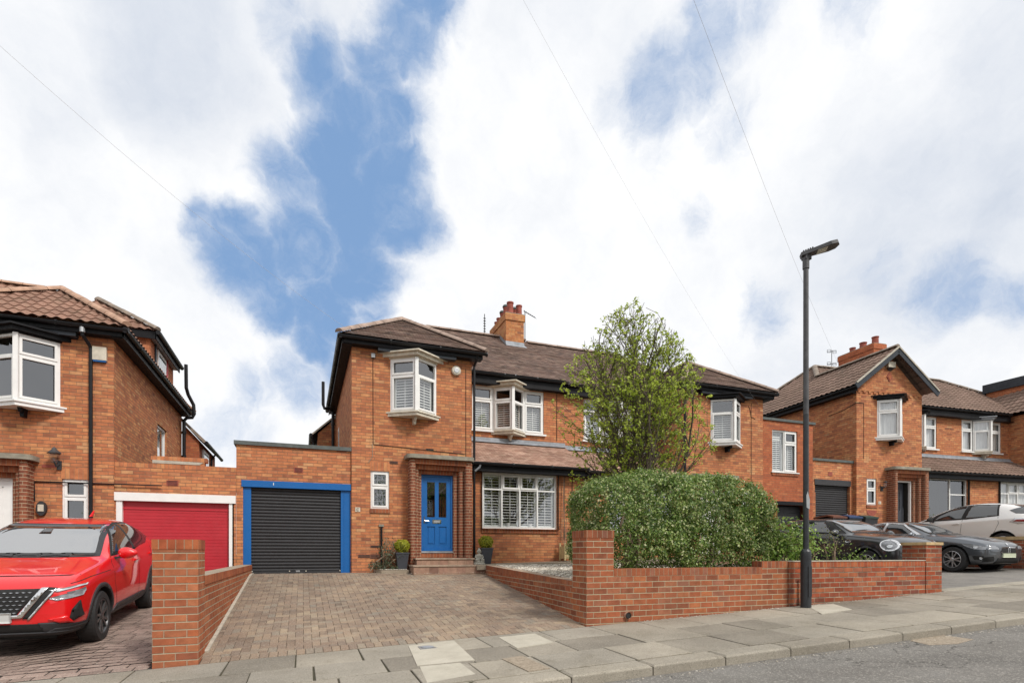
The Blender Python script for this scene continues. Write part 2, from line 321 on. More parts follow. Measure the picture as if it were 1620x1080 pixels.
    def build(s,name,parent=None,merge=False):
        base=Vector((0,0,0)); p=parent
        while p is not None: base+=p.location; p=p.parent
        me=bpy.data.meshes.new(name); me.from_pydata([v-base for v in s.v],[],s.f)
        for m in s.mats: me.materials.append(m)
        me.polygons.foreach_set('material_index',s.mi); me.polygons.foreach_set('use_smooth',s.smooth)
        uvl=me.uv_layers.new(name='UVMap'); uvl.data.foreach_set('uv',[c for uv in s.uv for c in uv])
        if merge:
            bm=bmesh.new(); bm.from_mesh(me); bmesh.ops.remove_doubles(bm,verts=bm.verts,dist=1e-5); bm.to_mesh(me); bm.free()
        me.update(); o=bpy.data.objects.new(name,me); S.collection.objects.link(o)
        if parent is not None: o.parent=parent
        return o
def tag(o,label=None,cat=None,group=None,kind=None):
    if label: o['label']=label
    if cat: o['category']=cat
    if group: o['group']=group
    if kind: o['kind']=kind
    return o
def empty(name,loc,label,cat,group=None):
    o=bpy.data.objects.new(name,None); S.collection.objects.link(o); o.location=loc; o.empty_display_size=.2
    return tag(o,label,cat,group)
def struct(mb,name,merge=False): return tag(mb.build(name,merge=merge),kind='structure')
def copy_tree(o,parent=None):
    c=o.copy(); S.collection.objects.link(c)
    if parent is not None: c.parent=parent
    for ch in list(o.children): copy_tree(ch,c)
    return c
def facewall(mb,x0,x1,z0,z1,y,openings,mat,depth=.10,reveal=None):
    """wall plane facing -y with rectangular openings and real reveals"""
    xs=sorted({x0,x1,*[a for o in openings for a in (o[0],o[1])]}); zs=sorted({z0,z1,*[a for o in openings for a in (o[2],o[3])]})
    xs=[x for x in xs if x0<=x<=x1]; zs=[z for z in zs if z0<=z<=z1]
    for i in range(len(xs)-1):
        for j in range(len(zs)-1):
            cx,cz=(xs[i]+xs[i+1])/2,(zs[j]+zs[j+1])/2
            if any(o[0]<cx<o[1] and o[2]<cz<o[3] for o in openings): continue
            mb.poly([(xs[i],y,zs[j]),(xs[i+1],y,zs[j]),(xs[i+1],y,zs[j+1]),(xs[i],y,zs[j+1])],mat)
    rv=reveal or mat
    for a,b,c,d in [o[:4] for o in openings]:
        mb.poly([(a,y,c),(a,y,d),(a,y+depth,d),(a,y+depth,c)],rv); mb.poly([(b,y+depth,c),(b,y+depth,d),(b,y,d),(b,y,c)],rv)
        mb.poly([(a,y,d),(b,y,d),(b,y+depth,d),(a,y+depth,d)],rv); mb.poly([(a,y+depth,c),(b,y+depth,c),(b,y,c),(a,y,c)],rv)
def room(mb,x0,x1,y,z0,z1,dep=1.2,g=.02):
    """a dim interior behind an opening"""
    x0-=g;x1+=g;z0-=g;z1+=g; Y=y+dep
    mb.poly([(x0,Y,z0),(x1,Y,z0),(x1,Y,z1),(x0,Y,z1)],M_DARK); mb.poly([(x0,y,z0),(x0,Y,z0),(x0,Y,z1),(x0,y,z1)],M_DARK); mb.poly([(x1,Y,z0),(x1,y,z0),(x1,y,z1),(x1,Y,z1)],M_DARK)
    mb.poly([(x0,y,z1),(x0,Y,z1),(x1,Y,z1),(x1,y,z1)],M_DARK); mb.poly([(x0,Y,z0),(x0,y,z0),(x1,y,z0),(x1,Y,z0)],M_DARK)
def window(T,parent,w,h,cells,frame=.055,depth=.07,shut=None,curtain=False,name='window',mframe=None,sash=(),leaded=False,label=None,ang=38,pp=.063):
    """window in local frame T (x along wall 0..w, y into wall, z 0..h). cells: list of (x0,x1,z0,z1) fractions"""
    mf=mframe or M_WHITE; f=MB(); f.T=T; g=MB(); g.T=T
    f.box(0,w,0,depth,0,frame,mf); f.box(0,w,0,depth,h-frame,h,mf); f.box(0,frame,0,depth,frame,h-frame,mf); f.box(w-frame,w,0,depth,frame,h-frame,mf)
    iw,ih=w-2*frame,h-2*frame
    xs=sorted({c for a in cells for c in a[:2]}-{0,1}); 
    b=.04
    for k,(a0,a1,c0,c1) in enumerate(cells):
        X0,X1,Z0,Z1=frame+iw*a0,frame+iw*a1,frame+ih*c0,frame+ih*c1
        if a0>0: f.box(X0-b/2,X0+b/2,.003,depth-.003,Z0,Z1,mf)
        if c0>0: f.box(X0,X1,.005,depth-.005,Z0-b/2,Z0+b/2,mf)
        ex=.0
        if k in sash:
            ex=.045; q=b/2 if a0>0 else 0; q1=b/2 if a1<1 else 0; r0=b/2 if c0>0 else 0; r1=b/2 if c1<1 else 0
            x0,x1,z0,z1=X0+q,X1-q1,Z0+r0,Z1-r1
            for B in ((x0,x1,z0,z0+ex),(x0,x1,z1-ex,z1),(x0,x0+ex,z0+ex,z1-ex),(x1-ex,x1,z0+ex,z1-ex)): f.box(B[0],B[1],-.016,.02,B[2],B[3],mf)
        g.poly([(X0,.037,Z0),(X1,.037,Z0),(X1,.037,Z1),(X0,.037,Z1)],M_GLASS)
        if leaded:
            n=2 if a1-a0>.4 else 1
            for i in range(1,3): f.box(X0+(X1-X0)*i/3-.004,X0+(X1-X0)*i/3+.004,.030,.034,Z0,Z1,M_METAL)
            for i in range(1,int((Z1-Z0)/.16)+1): f.box(X0,X1,.030,.034,Z0+.16*i-.004,Z0+.16*i+.004,M_METAL)
    fo=f.build(name,parent)
    if label: fo['label']=label
    g.build('pane',fo)
    if shut:
        s=MB(); s.T=T
        for (a0,a1,c0,c1) in shut: shutter_panel(s,frame+iw*a0,frame+iw*a1,frame+ih*c0,frame+ih*c1,ang=ang,p=pp)
        s.build('shutter',fo)
    if curtain:
        s=MB(); s.T=T; n=int(w/.03)
        for i in range(n):
            x0,x1=w*i/n,w*(i+1)/n; y0=.14+.02*math.sin(i*1.3); y1=.14+.02*math.sin((i+1)*1.3)
            s.poly([(x0,y0,.03),(x1,y1,.03),(x1,y1,h-.03),(x0,y0,h-.03)],M_CURT,smooth=True)
        s.build('curtain',fo)
    return fo
def shutter_panel(s,x0,x1,z0,z1,st=.045,y=.11,p=.063,ang=38):
    s.box(x0,x0+st,y,y+.028,z0,z1,M_SHUT); s.box(x1-st,x1,y,y+.028,z0,z1,M_SHUT)
    s.box(x0+st,x1-st,y,y+.028,z0,z0+.05,M_SHUT); s.box(x0+st,x1-st,y,y+.028,z1-.05,z1,M_SHUT)
    n=int((z1-z0-.12)/p)
    for i in range(n):
        z=z0+.05+(i+.5)*(z1-z0-.1)/n; a=R(ang); dy=.032*math.cos(a); dz=.032*math.sin(a)
        s.bar((x0+st,y+.014,z),(x1-st,y+.014,z),.058,.008,M_SLAT,up=(0,-math.sin(a),math.cos(a)))
    xm=(x0+x1)/2; s.box(xm-.006,xm+.006,y-.022,y-.012,z0+.06,z1-.06,M_SHUT)
def roofplane(mb,P,mat,w=.165,e=.10,t=.012,amp=0.,under=None):
    """tiled roof slope with real course steps (and pantile waves) clipped to a convex polygon; P[0]->P[1] is the eave"""
    P=[Vector(p) for p in P]; o=P[0]; a=(P[1]-P[0]).normalized(); n=None
    for i in range(2,len(P)):
        n=(P[1]-P[0]).cross(P[i]-P[0])
        if n.length>1e-6: break
    n.normalize(); b=n.cross(a).normalized()
    if n.z<0: n=-n
    if b.z<0: b=-b
    q=[((p-o).dot(a),(p-o).dot(b)) for p in P]
    a0,a1=min(x for x,_ in q)-.02,max(x for x,_ in q)+.02; b1=max(y for _,y in q)+.02
    bm=bmesh.new(); sub=8 if amp else max(1,int((a1-a0)/.5)); na=int((a1-a0)/w*sub) if amp else sub
    def wave(x):
        if not amp: return 0
        ph=(x/w)%1; return amp*(.5+.5*math.cos(2*PI*ph))**1.0
    nr=int(b1/e)+1; rows=[]
    jr=random.Random(5)
    for k in range(nr):
        for tt,bb in ((t,k*e),(0.,(k+1)*e-.0005)):
            hj=(jr.random()-.5)*.004 if not amp else 0
            rows.append([bm.verts.new((a0+(a1-a0)*i/na, bb, tt+hj+wave(a0+(a1-a0)*i/na))) for i in range(na+1)])
    for r in range(len(rows)-1):
        for i in range(na): bm.faces.new((rows[r][i],rows[r][i+1],rows[r+1][i+1],rows[r+1][i]))
    cx=sum(x for x,_ in q)/len(q); cy=sum(y for _,y in q)/len(q)
    for i in range(len(q)):
        (x0,y0),(x1,y1)=q[i],q[(i+1)%len(q)]; nn=Vector((y1-y0,-(x1-x0),0))
        if nn.length<1e-6: continue
        if nn.dot(Vector((cx-x0,cy-y0,0)))>0: nn=-nn
        bmesh.ops.bisect_plane(bm,geom=bm.verts[:]+bm.edges[:]+bm.faces[:],plane_co=(x0,y0,0),plane_no=nn,clear_outer=True)
    for f in bm.faces:
        pts=[v.co for v in f.verts]; W3=[o+a*p.x+b*p.y+n*p.z for p in pts]
        if (W3[1]-W3[0]).cross(W3[2]-W3[1]).dot(n)<0 and abs(f.normal.z)>.3: W3.reverse(); pts=pts[::-1]
        mb.poly(W3,mat,[(p.x,p.y+.0002) for p in pts],smooth=bool(amp) and abs(f.normal.z)>.5)
    bm.free()
    if under: mb.poly([p-n*.05 for p in P],under)
def ridge(mb,p,q,mat,r=.11,L=.42):
    p,q=Vector(p),Vector(q); d=q-p; n=max(1,round(d.length/L)); d/=n; side=d.cross(Vector((0,0,1))).normalized(); up=side.cross(d).normalized()
    for i in range(n):
        A=p+d*i; B=p+d*(i+1)-d*.02; rr=r*(1+.04*((i*7)%3-1)); ra=[];rb=[]
        for k in range(9):
            t=PI*k/8; off=side*math.cos(t)*rr+up*(math.sin(t)*rr*.8-.03); ra.append(A+off); rb.append(B+off*.97)
        for k in range(8): mb.poly([ra[k],ra[k+1],rb[k+1],rb[k]],mat,smooth=True)
        mb.poly(ra,mat); mb.poly(rb[::-1],mat)
def gutter(mb,p,q,r=.06,mat=None):
    mat=mat or M_BLACK; p,q=Vector(p),Vector(q); d=(q-p); side=d.cross(Vector((0,0,1))).normalized()
    n=8; A=[];B=[]
    for k in range(n+1):
        t=PI+PI*k/n; off=side*math.cos(t)*r+Vector((0,0,math.sin(t)*r)); A.append(p+off); B.append(q+off)
    for k in range(n):
        mb.poly([A[k],A[k+1],B[k+1],B[k]],mat,smooth=True)
    mb.poly(A,mat); mb.poly(B[::-1],mat)
    mb.tube([A[0],B[0]],.007,mat,6); mb.tube([A[-1],B[-1]],.007,mat,6)
    m=max(1,int(d.length/1.0))
    for i in range(m+1):
        c=p+d*(i/m); mb.tube([c+Vector((0,0,-.012))-d.normalized()*.02,c+Vector((0,0,-.012))+d.normalized()*.02],r*1.0,mat,10)
def leaves(name,pts,nrm,size,mat,parent=None,jit=.9,aspect=.6,extra=None):
    """many small folded leaf faces; pts Nx3 world, nrm Nx3 preferred outward directions"""
    pts=np.asarray(pts,float); nrm=np.asarray(nrm,float); N=len(pts)
    d=nrm+rng.normal(0,jit,(N,3)); d/=np.linalg.norm(d,axis=1)[:,None]+1e-9
    t=np.cross(d,rng.normal(0,1,(N,3))); t/=np.linalg.norm(t,axis=1)[:,None]+1e-9; s=np.cross(d,t)
    L=size*rng.uniform(.6,1.25,(N,1)); Wd=L*aspect*.5
    v0=pts-t*L*.5; v2=pts+t*L*.5; v1=pts+s*Wd+d*Wd*.35; v3=pts-s*Wd+d*Wd*.35
    V=np.stack([v0,v1,v2,v3],1).reshape(-1,3)
    base=Vector((0,0,0)); p=parent
    while p is not None: base+=p.location; p=p.parent
    V=V-np.array(base); me=bpy.data.meshes.new(name)
    F=np.arange(N)*4; F=np.stack([F,F+1,F+2,F,F+2,F+3],1).reshape(-1)
    me.vertices.add(len(V)); me.vertices.foreach_set('co',V.reshape(-1)); me.loops.add(len(F)); me.loops.foreach_set('vertex_index',F.astype(np.int32))
    me.polygons.add(N*2); me.polygons.foreach_set('loop_start',(np.arange(N*2)*3).astype(np.int32)); me.polygons.foreach_set('loop_total',np.full(N*2,3,np.int32))
    me.materials.append(mat); me.update(); me.validate(); o=bpy.data.objects.new(name,me); S.collection.objects.link(o)
    if parent is not None: o.parent=parent
    return o
# ================================================================ HOUSES
EZ=5.3; RZ=7.77; OZ=4.35; M_VENT=plain('vent_brick',(.20,.085,.055),.9,var=.3,bump=.3)
M_STEP=brick('worn_step_brick',[(0,(.22,.13,.10)),(.5,(.32,.19,.14)),(1,(.38,.25,.18))],(.30,.22,.15),w=.23,h=.17,joint=.012,dark=.2)
M_STEPT=plain('worn_step_edge',(.36,.27,.20),.85,var=.3,vs=7,bump=.4)
def vprism(mb,poly,z0,z1,mat,cap=None):
    for i in range(len(poly)):
        a,b=poly[i],poly[(i+1)%len(poly)]; mb.poly([(a[0],a[1],z0),(b[0],b[1],z0),(b[0],b[1],z1),(a[0],a[1],z1)],mat)
    mb.poly([(x,y,z1) for x,y in poly],cap or mat); mb.poly([(x,y,z0) for x,y in reversed(poly)],cap or mat)
def rounded(u0,u1,v0,v1,r,n=6):
    """plan rectangle whose two front corners (v0 side) are rounded, ccw"""
    P=[]
    for k in range(n+1): t=PI+PI/2*k/n; P.append((u0+r+r*math.cos(t),v0+r+r*math.sin(t)))
    for k in range(n+1): t=1.5*PI+PI/2*k/n; P.append((u1-r+r*math.cos(t),v0+r+r*math.sin(t)))
    return P+[(u1,v1),(u0,v1)]
def prow(G,parent,u0,u1,v,z0,z1,pr,shut,cell_t=.70,roof_mat=None,sill_mat=None,over=.27,curtain=False):
    """triangular oriel window with roof slab, sill and bracket"""
    um=(u0+u1)/2; L=math.hypot(um-u0,pr); h=z1-z0; rm=roof_mat or M_CREAM; sm=sill_mat or M_CREAM
    w=empty_child('oriel_window',parent)
    for side in (0,1):
        if side==0: A=Matrix.Translation((u0,v,z0))@Matrix.Rotation(-math.atan2(pr,um-u0),4,'Z')
        else: A=Matrix.Translation((um,v-pr,z0))@Matrix.Rotation(math.atan2(pr,um-u0),4,'Z')
        sh=[(.02,.98,0.,cell_t)] if shut else None
        window(G@A,w,L,h,[(0,1,0,cell_t),(0,1,cell_t,1)],.05,.06,sh,name='window_frame',sash=(0,1) if side==(0) else (0,),curtain=curtain)
    m=MB(); m.T=G; m.bar((um,v-pr-.012,z0),(um,v-pr-.012,z1),.085,.05,M_WHITE,up=(0,1,0)); m.build('corner_post',w)
    m=MB(); m.T=G
    def tri(e): return [(u0-e*1.15,v),(um,v-pr-e*.9),(u1+e*1.15,v)]
    # roof slab
    a,b=tri(over),tri(over*.62)
    m.slab([(x,y,z1+.15) for x,y in a],.035,rm); vprism(m,[(x,y) for x,y in b],z1+.035,z1+.115,rm); vprism(m,[(x,y) for x,y in tri(.03)],z1,z1+.035,rm)
    m.build('oriel_roof',w)
    m=MB(); m.T=G; vprism(m,tri(.10),z0-.035,z0,M_WHITE if sm is M_WHITE else sm); vprism(m,tri(.06),z0-.11,z0-.035,sm); m.build('sill',w)
    m=MB(); m.T=G; bm_=roof_mat if roof_mat is M_FASC else M_CREAM
    m.prism([(um-.03,z0-.28),(um+.03,z0-.28),(um+.045,z0-.11),(um-.045,z0-.11)],v-.16,v,bm_)
    m.prism([(um-.025,z0-.2),(um+.025,z0-.2),(um+.04,z0-.11),(um-.04,z0-.11)],v-.26,v-.16,bm_); m.build('bracket',w)
    return w
def empty_child(name,parent):
    o=bpy.data.objects.new(name,None); S.collection.objects.link(o); o.parent=parent; return o
def house(name,label,origin,rot=0,mir=False,roof='hip',tile=None,tw=.165,te=.10,tt=.018,amp=0.,ridgem=None,lean=None,door='blue',shut=True,bay_roof=None,zg=-1.6,party=6.555,
          chimney=False,curtain=False,sl=.779,small_leaded=True,wallm=None,soff=None):
    G=Matrix.Translation(origin)@Matrix.Rotation(rot,4,'Z')@(Matrix.Scale(-1,4,(1,0,0)) if mir else Matrix.Identity(4))
    root=empty(name,origin,label,'house'); fm=wallm or M_FAC; tile=tile or M_ROSE; rm=ridgem or M_RIDGE; lean=lean or M_LEAN
    def new(): m=MB(); m.T=G; return m
    # walls
    m=new()
    o_small=(.46,.92,1.11,2.06); o_door=(1.73,2.57,0.,2.06); o_bay=(.95,2.13,3.56,4.93)
    facewall(m,0,3.09,zg,5.22,0,[o_small,o_door,o_bay],fm,.10)
    m.poly([(0,7.2,zg),(0,0,zg),(0,0,EZ+.02),(0,7.2,EZ+.02)],fm) if not name.startswith('left') else None
    m.poly([(3.09,0,zg),(3.09,1.5,zg),(3.09,1.5,5.25),(3.09,0,5.25)],fm)
    facewall(m,3.09,party,zg,2.5,.2,[(3.45,5.70,.67,2.24)],fm,.10)
    facewall(m,3.09,party,2.3,5.2,1.5,[(3.55,5.86,3.65,4.97)],fm,.08)
    m.poly([(party,7.2,zg),(0,7.2,zg),(0,7.2,EZ),(party,7.2,EZ)],fm)
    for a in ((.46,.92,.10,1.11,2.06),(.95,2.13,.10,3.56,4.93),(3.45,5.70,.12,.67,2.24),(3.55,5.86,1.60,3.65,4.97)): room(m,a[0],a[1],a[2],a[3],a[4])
    m.box(.9,2.2,-.002,.0,5.2,5.22,fm) if False else None
    if roof=='gable': m.poly([(0,0,5.22),(3.09,0,5.22),(1.545,0,EZ+1.55*sl)],fm)
    if not name.startswith('left'): pass
    m.build('wall',root)
    # soldier arches and brick sills
    m=new(); m.box(.44,.94,-.006,0,2.06,2.28,M_SOLDF); m.build('brick_arch',root)
    m=new(); m.box(.44,.94,-.025,0,1.0,1.11,M_SOLD); m.build('brick_sill',root)
    m=new(); m.box(3.43,5.74,.165,.2,.55,.67,M_SOLD); m.build('brick_sill',root)
    # windows
    T=G@Matrix.Translation((.46,.035,1.11)); window(T,root,.46,.95,[(0,1,0,.6),(0,1,.6,1)],.04,.06,None,sash=(0,1),leaded=small_leaded)
    c4=[]
    for i in range(4): c4+=[(i/4,(i+1)/4,0,.72),(i/4,(i+1)/4,.72,1)]
    if door=='open':
        T=G@Matrix.Translation((3.45,.24,.67)); window(T,root,2.25,1.57,[(0,.62,0,1),(.62,1,0,.62),(.62,1,.62,1)],.05,.07,None,sash=(),curtain=False)
    else:
        T=G@Matrix.Translation((3.45,.24,.67)); window(T,root,2.25,1.54,c4,.055,.07,[(i/4+.005,(i+1)/4-.005,0,1) for i in range(4)] if shut else None,sash=(3,5),curtain=not shut,ang=14,pp=.075)
        if name.startswith('semi'):
            pass
    T=G@Matrix.Translation((3.55,1.53,3.65)); window(T,root,.66,1.32,[(0,1,0,.70),(0,1,.70,1)],.05,.06,[(0,1,0,.72)] if shut else None,sash=(0,1),curtain=curtain)
    T=G@Matrix.Translation((5.20,1.53,3.65)); window(T,root,.66,1.32,[(0,1,0,.70),(0,1,.70,1)],.05,.06,[(0,1,0,.72)] if shut else None,sash=(0,1),curtain=curtain)
    br=bay_roof
    prow(G,root,4.21,5.20,1.5,3.65,4.93,.36,shut,roof_mat=br,curtain=curtain)
    prow(G,root,.95,2.13,0,3.56,4.90,.40,shut,roof_mat=br,sill_mat=M_WHITE if br is M_FASC else M_CREAM,curtain=curtain)
    m=new(); m.box(3.5,5.92,1.43,1.5,3.6,3.65,M_WHITE); m.build('sill',root)
    # porch surround: stepped brick reveals with rounded corners, soldier lintels and a slab
    m=new(); F=-.34
    lo=-.32
    for (a,b,f) in ((1.39,1.535,F),(1.535,1.635,F+.13),(1.635,1.73,F+.25)):
        for sgn in (0,1):
            x0,x1=(a,b) if sgn==0 else (4.36-b+.05,4.36-a+.05)
            if sgn: x0,x1=2.57+(1.73-b)*1.32,2.57+(1.73-a)*1.32
            r=.05
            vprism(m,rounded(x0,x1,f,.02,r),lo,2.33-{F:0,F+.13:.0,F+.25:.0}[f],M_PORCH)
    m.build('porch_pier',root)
    m=new(); zt=2.38
    m.box(1.42,2.99,F+.01,0,2.25,zt,M_SOLD); m.box(1.55,2.86,F+.12,0,2.13,2.25,M_SOLD); m.box(1.66,2.75,F+.24,.02,2.03,2.13,M_SOLD); m.build('porch_lintel',root)
    m=new(); P=rounded(1.30,3.07,F-.09,.0,.16); vprism(m,P,zt,zt+.10,M_CONC); m.build('porch_slab',root)
    # door
    door_unit(G,root,door)
    m=new(); m.box(1.73,2.57,-.03,.12,-.12,0,M_SOLD); m.box(1.50,2.95,F-.30,.0,-.32,-.15,M_STEP); m.box(1.47,2.98,F-.325,.0,-.165,-.13,M_STEPT)
    m.box(1.36,3.45 if door=='blue' else 3.1,-.98,.0,-.62,-.335,M_STEP); m.box(1.34,3.47 if door=='blue' else 3.12,-1.0,.0,-.335,-.30,M_STEPT); m.build('doorstep',root)
    # roof
    zr=EZ+1.85*sl; ve=1.2+(zr-EZ)/.706; us=-.3+(RZ-EZ)/sl; k=dict(w=tw,e=te,t=tt,amp=amp)
    m=new(); vf=-.3 if roof=='hip' else -.32
    if roof=='hip':
        roofplane(m,[(-.3,vf,EZ),(3.39,vf,EZ),(1.545,1.9,zr)],tile,**k)
        roofplane(m,[(-.3,ve,EZ),(-.3,vf,EZ),(1.545,1.9,zr),(1.545,ve,zr)],tile,**k)
        roofplane(m,[(3.39,vf,EZ),(3.39,1.2,EZ),(1.545,ve,zr),(1.545,1.9,zr)],tile,**k)
    else:
        roofplane(m,[(-.3,ve,EZ),(-.3,vf,EZ),(1.545,vf,zr),(1.545,ve,zr)],tile,**k)
        roofplane(m,[(3.39,vf,EZ),(3.39,1.2,EZ),(1.545,ve,zr),(1.545,vf,zr)],tile,**k)
    roofplane(m,[(-.3,7.5,EZ),(-.3,ve,EZ),(1.545,ve,zr),(us,4.7,RZ)],tile,**k)
    roofplane(m,[(3.39,1.2,EZ),(party,1.2,EZ),(party,4.7,RZ),(us,4.7,RZ),(1.545,ve,zr)],tile,**k)
    roofplane(m,[(party,7.5,EZ),(-.3,7.5,EZ),(us,4.7,RZ),(party,4.7,RZ)],tile,**k)
    ro=m.build('roof',root)
    m=new()
    h=.035+amp
    if roof=='hip':
        ridge(m,(-.33,-.33,EZ+h),(1.545,1.9,zr+h),rm); ridge(m,(3.42,-.33,EZ+h),(1.545,1.9,zr+h),rm); ridge(m,(1.545,1.9,zr+h),(1.545,ve,zr+h),rm)
    else: ridge(m,(1.545,vf,zr+h),(1.545,ve,zr+h),rm)
    ridge(m,(1.545,ve,zr+h),(us,4.7,RZ+h),rm) if roof!='hip' else ridge(m,(1.545,ve,zr+h),(us,4.7,RZ+h),rm)
    ridge(m,(us,4.7,RZ+h),(party-.02,4.7,RZ+h),rm); ridge(m,(-.33,7.53,EZ+h),(us,4.7,RZ+h),rm)
    m.build('ridge_tiles',ro)
    # eaves: soffit, fascia, gutters
    m=new(); fc=soff or M_FASC
    if roof=='hip':
        m.box(-.24,3.33,-.24,-.215,5.11,5.27,fc); m.box(-.24,3.33,-.215,0.,5.11,5.13,fc); m.box(.62,2.62,-.20,-.03,5.03,5.11,M_FASG)
    else:
        for s_ in (-1,1):
            A=(1.545,-.34,zr-.02); B=(1.545+s_*1.93,-.34,EZ-.10+.02); m.bar((A[0],A[1],A[2]-.10),(B[0],B[1],B[2]-.0),.20,.035,M_FASG,up=(0,1,0))
            m.bar((A[0],A[1]-.02,A[2]+.02),(B[0],B[1]-.02,B[2]+.12),.05,.05,M_STONE,up=(0,1,0))
    m.box(-.24,-.215,-.24,7.4,5.09,5.27,fc); m.box(-.215,0,0 if roof=='gable' else -.2,7.2,5.09,5.11,M_FASC)
    m.box(3.34,party,1.26,1.285,4.98,5.28,fc); m.box(3.09,party,1.285,1.5,4.98,5.0,fc)
    m.build('fascia',root)
    m=new()
    if roof=='hip': gutter(m,(-.33,-.29,5.25),(3.42,-.29,5.25))
    gutter(m,(-.29,-.31,5.25),(-.29,7.4,5.25)); gutter(m,(3.42,1.19,5.26),(party,1.19,5.26)); m.build('gutter',root)
    # lean-to roof over the ground floor
    m=new(); roofplane(m,[(3.09,-.12,2.42),(party,-.12,2.42),(party,1.5,3.32),(3.09,1.5,3.32)],lean,**k); m.build('lean_to_roof',root)
    m=new(); m.box(3.09,party,1.42,1.5,3.30,3.42,M_LEAD); m.poly([(3.09,1.3,3.265),(party,1.3,3.265),(party,1.44,3.36),(3.09,1.44,3.36)],M_LEAD); m.build('lead_flashing',root)
    m=new(); m.box(3.09,party,-.06,-.035,2.20,2.43,fc); m.box(3.09,party,-.035,.2,2.20,2.225,fc); gutter(m,(3.09,-.12,2.40),(party,-.12,2.40)); m.build('lean_to_gutter',root)
    # downpipe in the corner
    if not mir and roof=='hip':
        m=new(); m.tube([(3.17,-.26,5.2),(3.17,-.20,5.08),(3.15,-.05,4.98),(3.15,-.045,4.9),(3.15,-.045,-.3)],.034,M_BLACK,10); m.tube([(3.3,-.12,2.36),(3.28,-.1,2.28),(3.17,-.06,2.18)],.03,M_LEAD,8); m.build('downpipe',root)
    if chimney: chimney_stack(G,root,*chimney)
    return root,G
def door_unit(G,root,style):
    m=MB(); m.T=G; mf=M_BLUE if style=='blue' else M_WHITE; v=.0; u0,u1=1.73,2.57
    m.box(u0,u0+.055,v,v+.08,0,2.04,mf); m.box(u1-.055,u1,v,v+.08,0,2.04,mf); m.box(u0+.055,u1-.055,v,v+.08,1.98,2.04,mf); m.box(u0,u1,v-.05,v+.08,0.0,.045,M_STONE if style!='blue' else M_LEAD)
    fr=m.build('door_frame',root)
    if style=='open':
        m=MB(); m.T=G; room(m,u0+.05,u1-.05,v+.08,0.04,1.98,1.5); m.build('hallway',fr)
        m=MB(); m.T=G@Matrix.Translation((u0+.06,v+.06,.05))@Matrix.Rotation(R(14),4,'Z'); m.box(0,.70,0,.045,0,1.92,M_PLANT); m.box(.60,.625,-.05,-.02,.2,1.0,M_CHROME); m.box(.25,.45,-.004,0,.9,1.7,M_GLASS); m.build('door',root); return
    m=MB(); m.T=G; mat={'blue':M_BLUE,'white':M_WHITE}[style]; a,b=u0+.058,u1-.058; y=v+.022; z0,z1=.05,1.975; st=.105; mid=(a+b)/2
    if style=='blue':
        m.box(a,a+st,y,y+.045,z0,z1,mat); m.box(b-st,b,y,y+.045,z0,z1,mat); m.box(mid-.05,mid+.05,y,y+.045,z0,z1,mat)
        for (c,d) in ((z0,z0+.17),(.70,.93),(z1-.13,z1)):
            m.box(a+st,mid-.05,y,y+.045,c,d,mat); m.box(mid+.05,b-st,y,y+.045,c,d,mat)
        for (p,q) in ((a+st,mid-.05),(mid+.05,b-st)):
            m.box(p,q,y+.018,y+.03,z0+.17,.70,mat); m.box(p+.035,q-.035,y+.008,y+.018,z0+.205,.665,mat)
            for B in ((p,q,z0+.17,z0+.182),(p,q,.688,.70)): m.box(B[0],B[1],y-.006,y+.0,B[2],B[3],mat)
        m.box(a,b,y-.035,y,z0,z0+.05,mat)
        d=m.build('door',root)
        m=MB(); m.T=G
        for (p,q) in ((a+st,mid-.05),(mid+.05,b-st)): m.poly([(p,y+.02,.93),(q,y+.02,.93),(q,y+.02,z1-.13),(p,y+.02,z1-.13)],M_GLASS)
        m.build('pane',d)
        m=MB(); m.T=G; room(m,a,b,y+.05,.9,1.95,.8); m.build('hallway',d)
        m=MB(); m.T=G; m.box(mid-.115,mid+.115,y-.012,y,.77,.865,M_CHROME); m.box(mid-.085,mid+.085,y-.02,y-.012,.79,.845,M_METAL); m.build('letter_plate',d)
        m=MB(); m.T=G; zz=.835; m.box(a+.02,a+.045,y-.012,y,zz-.06,zz+.06,M_CHROME); m.tube([(a+.03,y-.04,zz),(a+.14,y-.045,zz-.01)],.011,M_CHROME,8); m.tube([(a+.03,y,zz),(a+.03,y-.04,zz)],.010,M_CHROME,8)
        m.build('door_handle',d)
        m=MB(); m.T=G
        for z in (.93,): m.lathe([(0,0),(.018,0),(.018,.02),(0,.02)],(0,0,0),M_CHROME,10) if False else m.box(a+.02,a+.045,y-.01,y,z-.013,z+.013,M_CHROME)
        m.build('door_lock',d)
    else:
        m.box(a,b,y,y+.045,z0,z1,mat)
        for B in ((a+.12,b-.12,.15,.75),(a+.12,b-.12,.95,1.85)):
            m.box(B[0],B[1],y-.006,y,B[2],B[2]+.02,mat); m.box(B[0],B[1],y-.006,y,B[3]-.02,B[3],mat); m.box(B[0],B[0]+.02,y-.006,y,B[2],B[3],mat); m.box(B[1]-.02,B[1],y-.006,y,B[2],B[3],mat)
        d=m.build('door',root)
        m=MB(); m.T=G; m.tube([(a+.03,y-.03,.93),(a+.13,y-.03,.93)],.011,M_CHROME,8); m.build('door_handle',d)
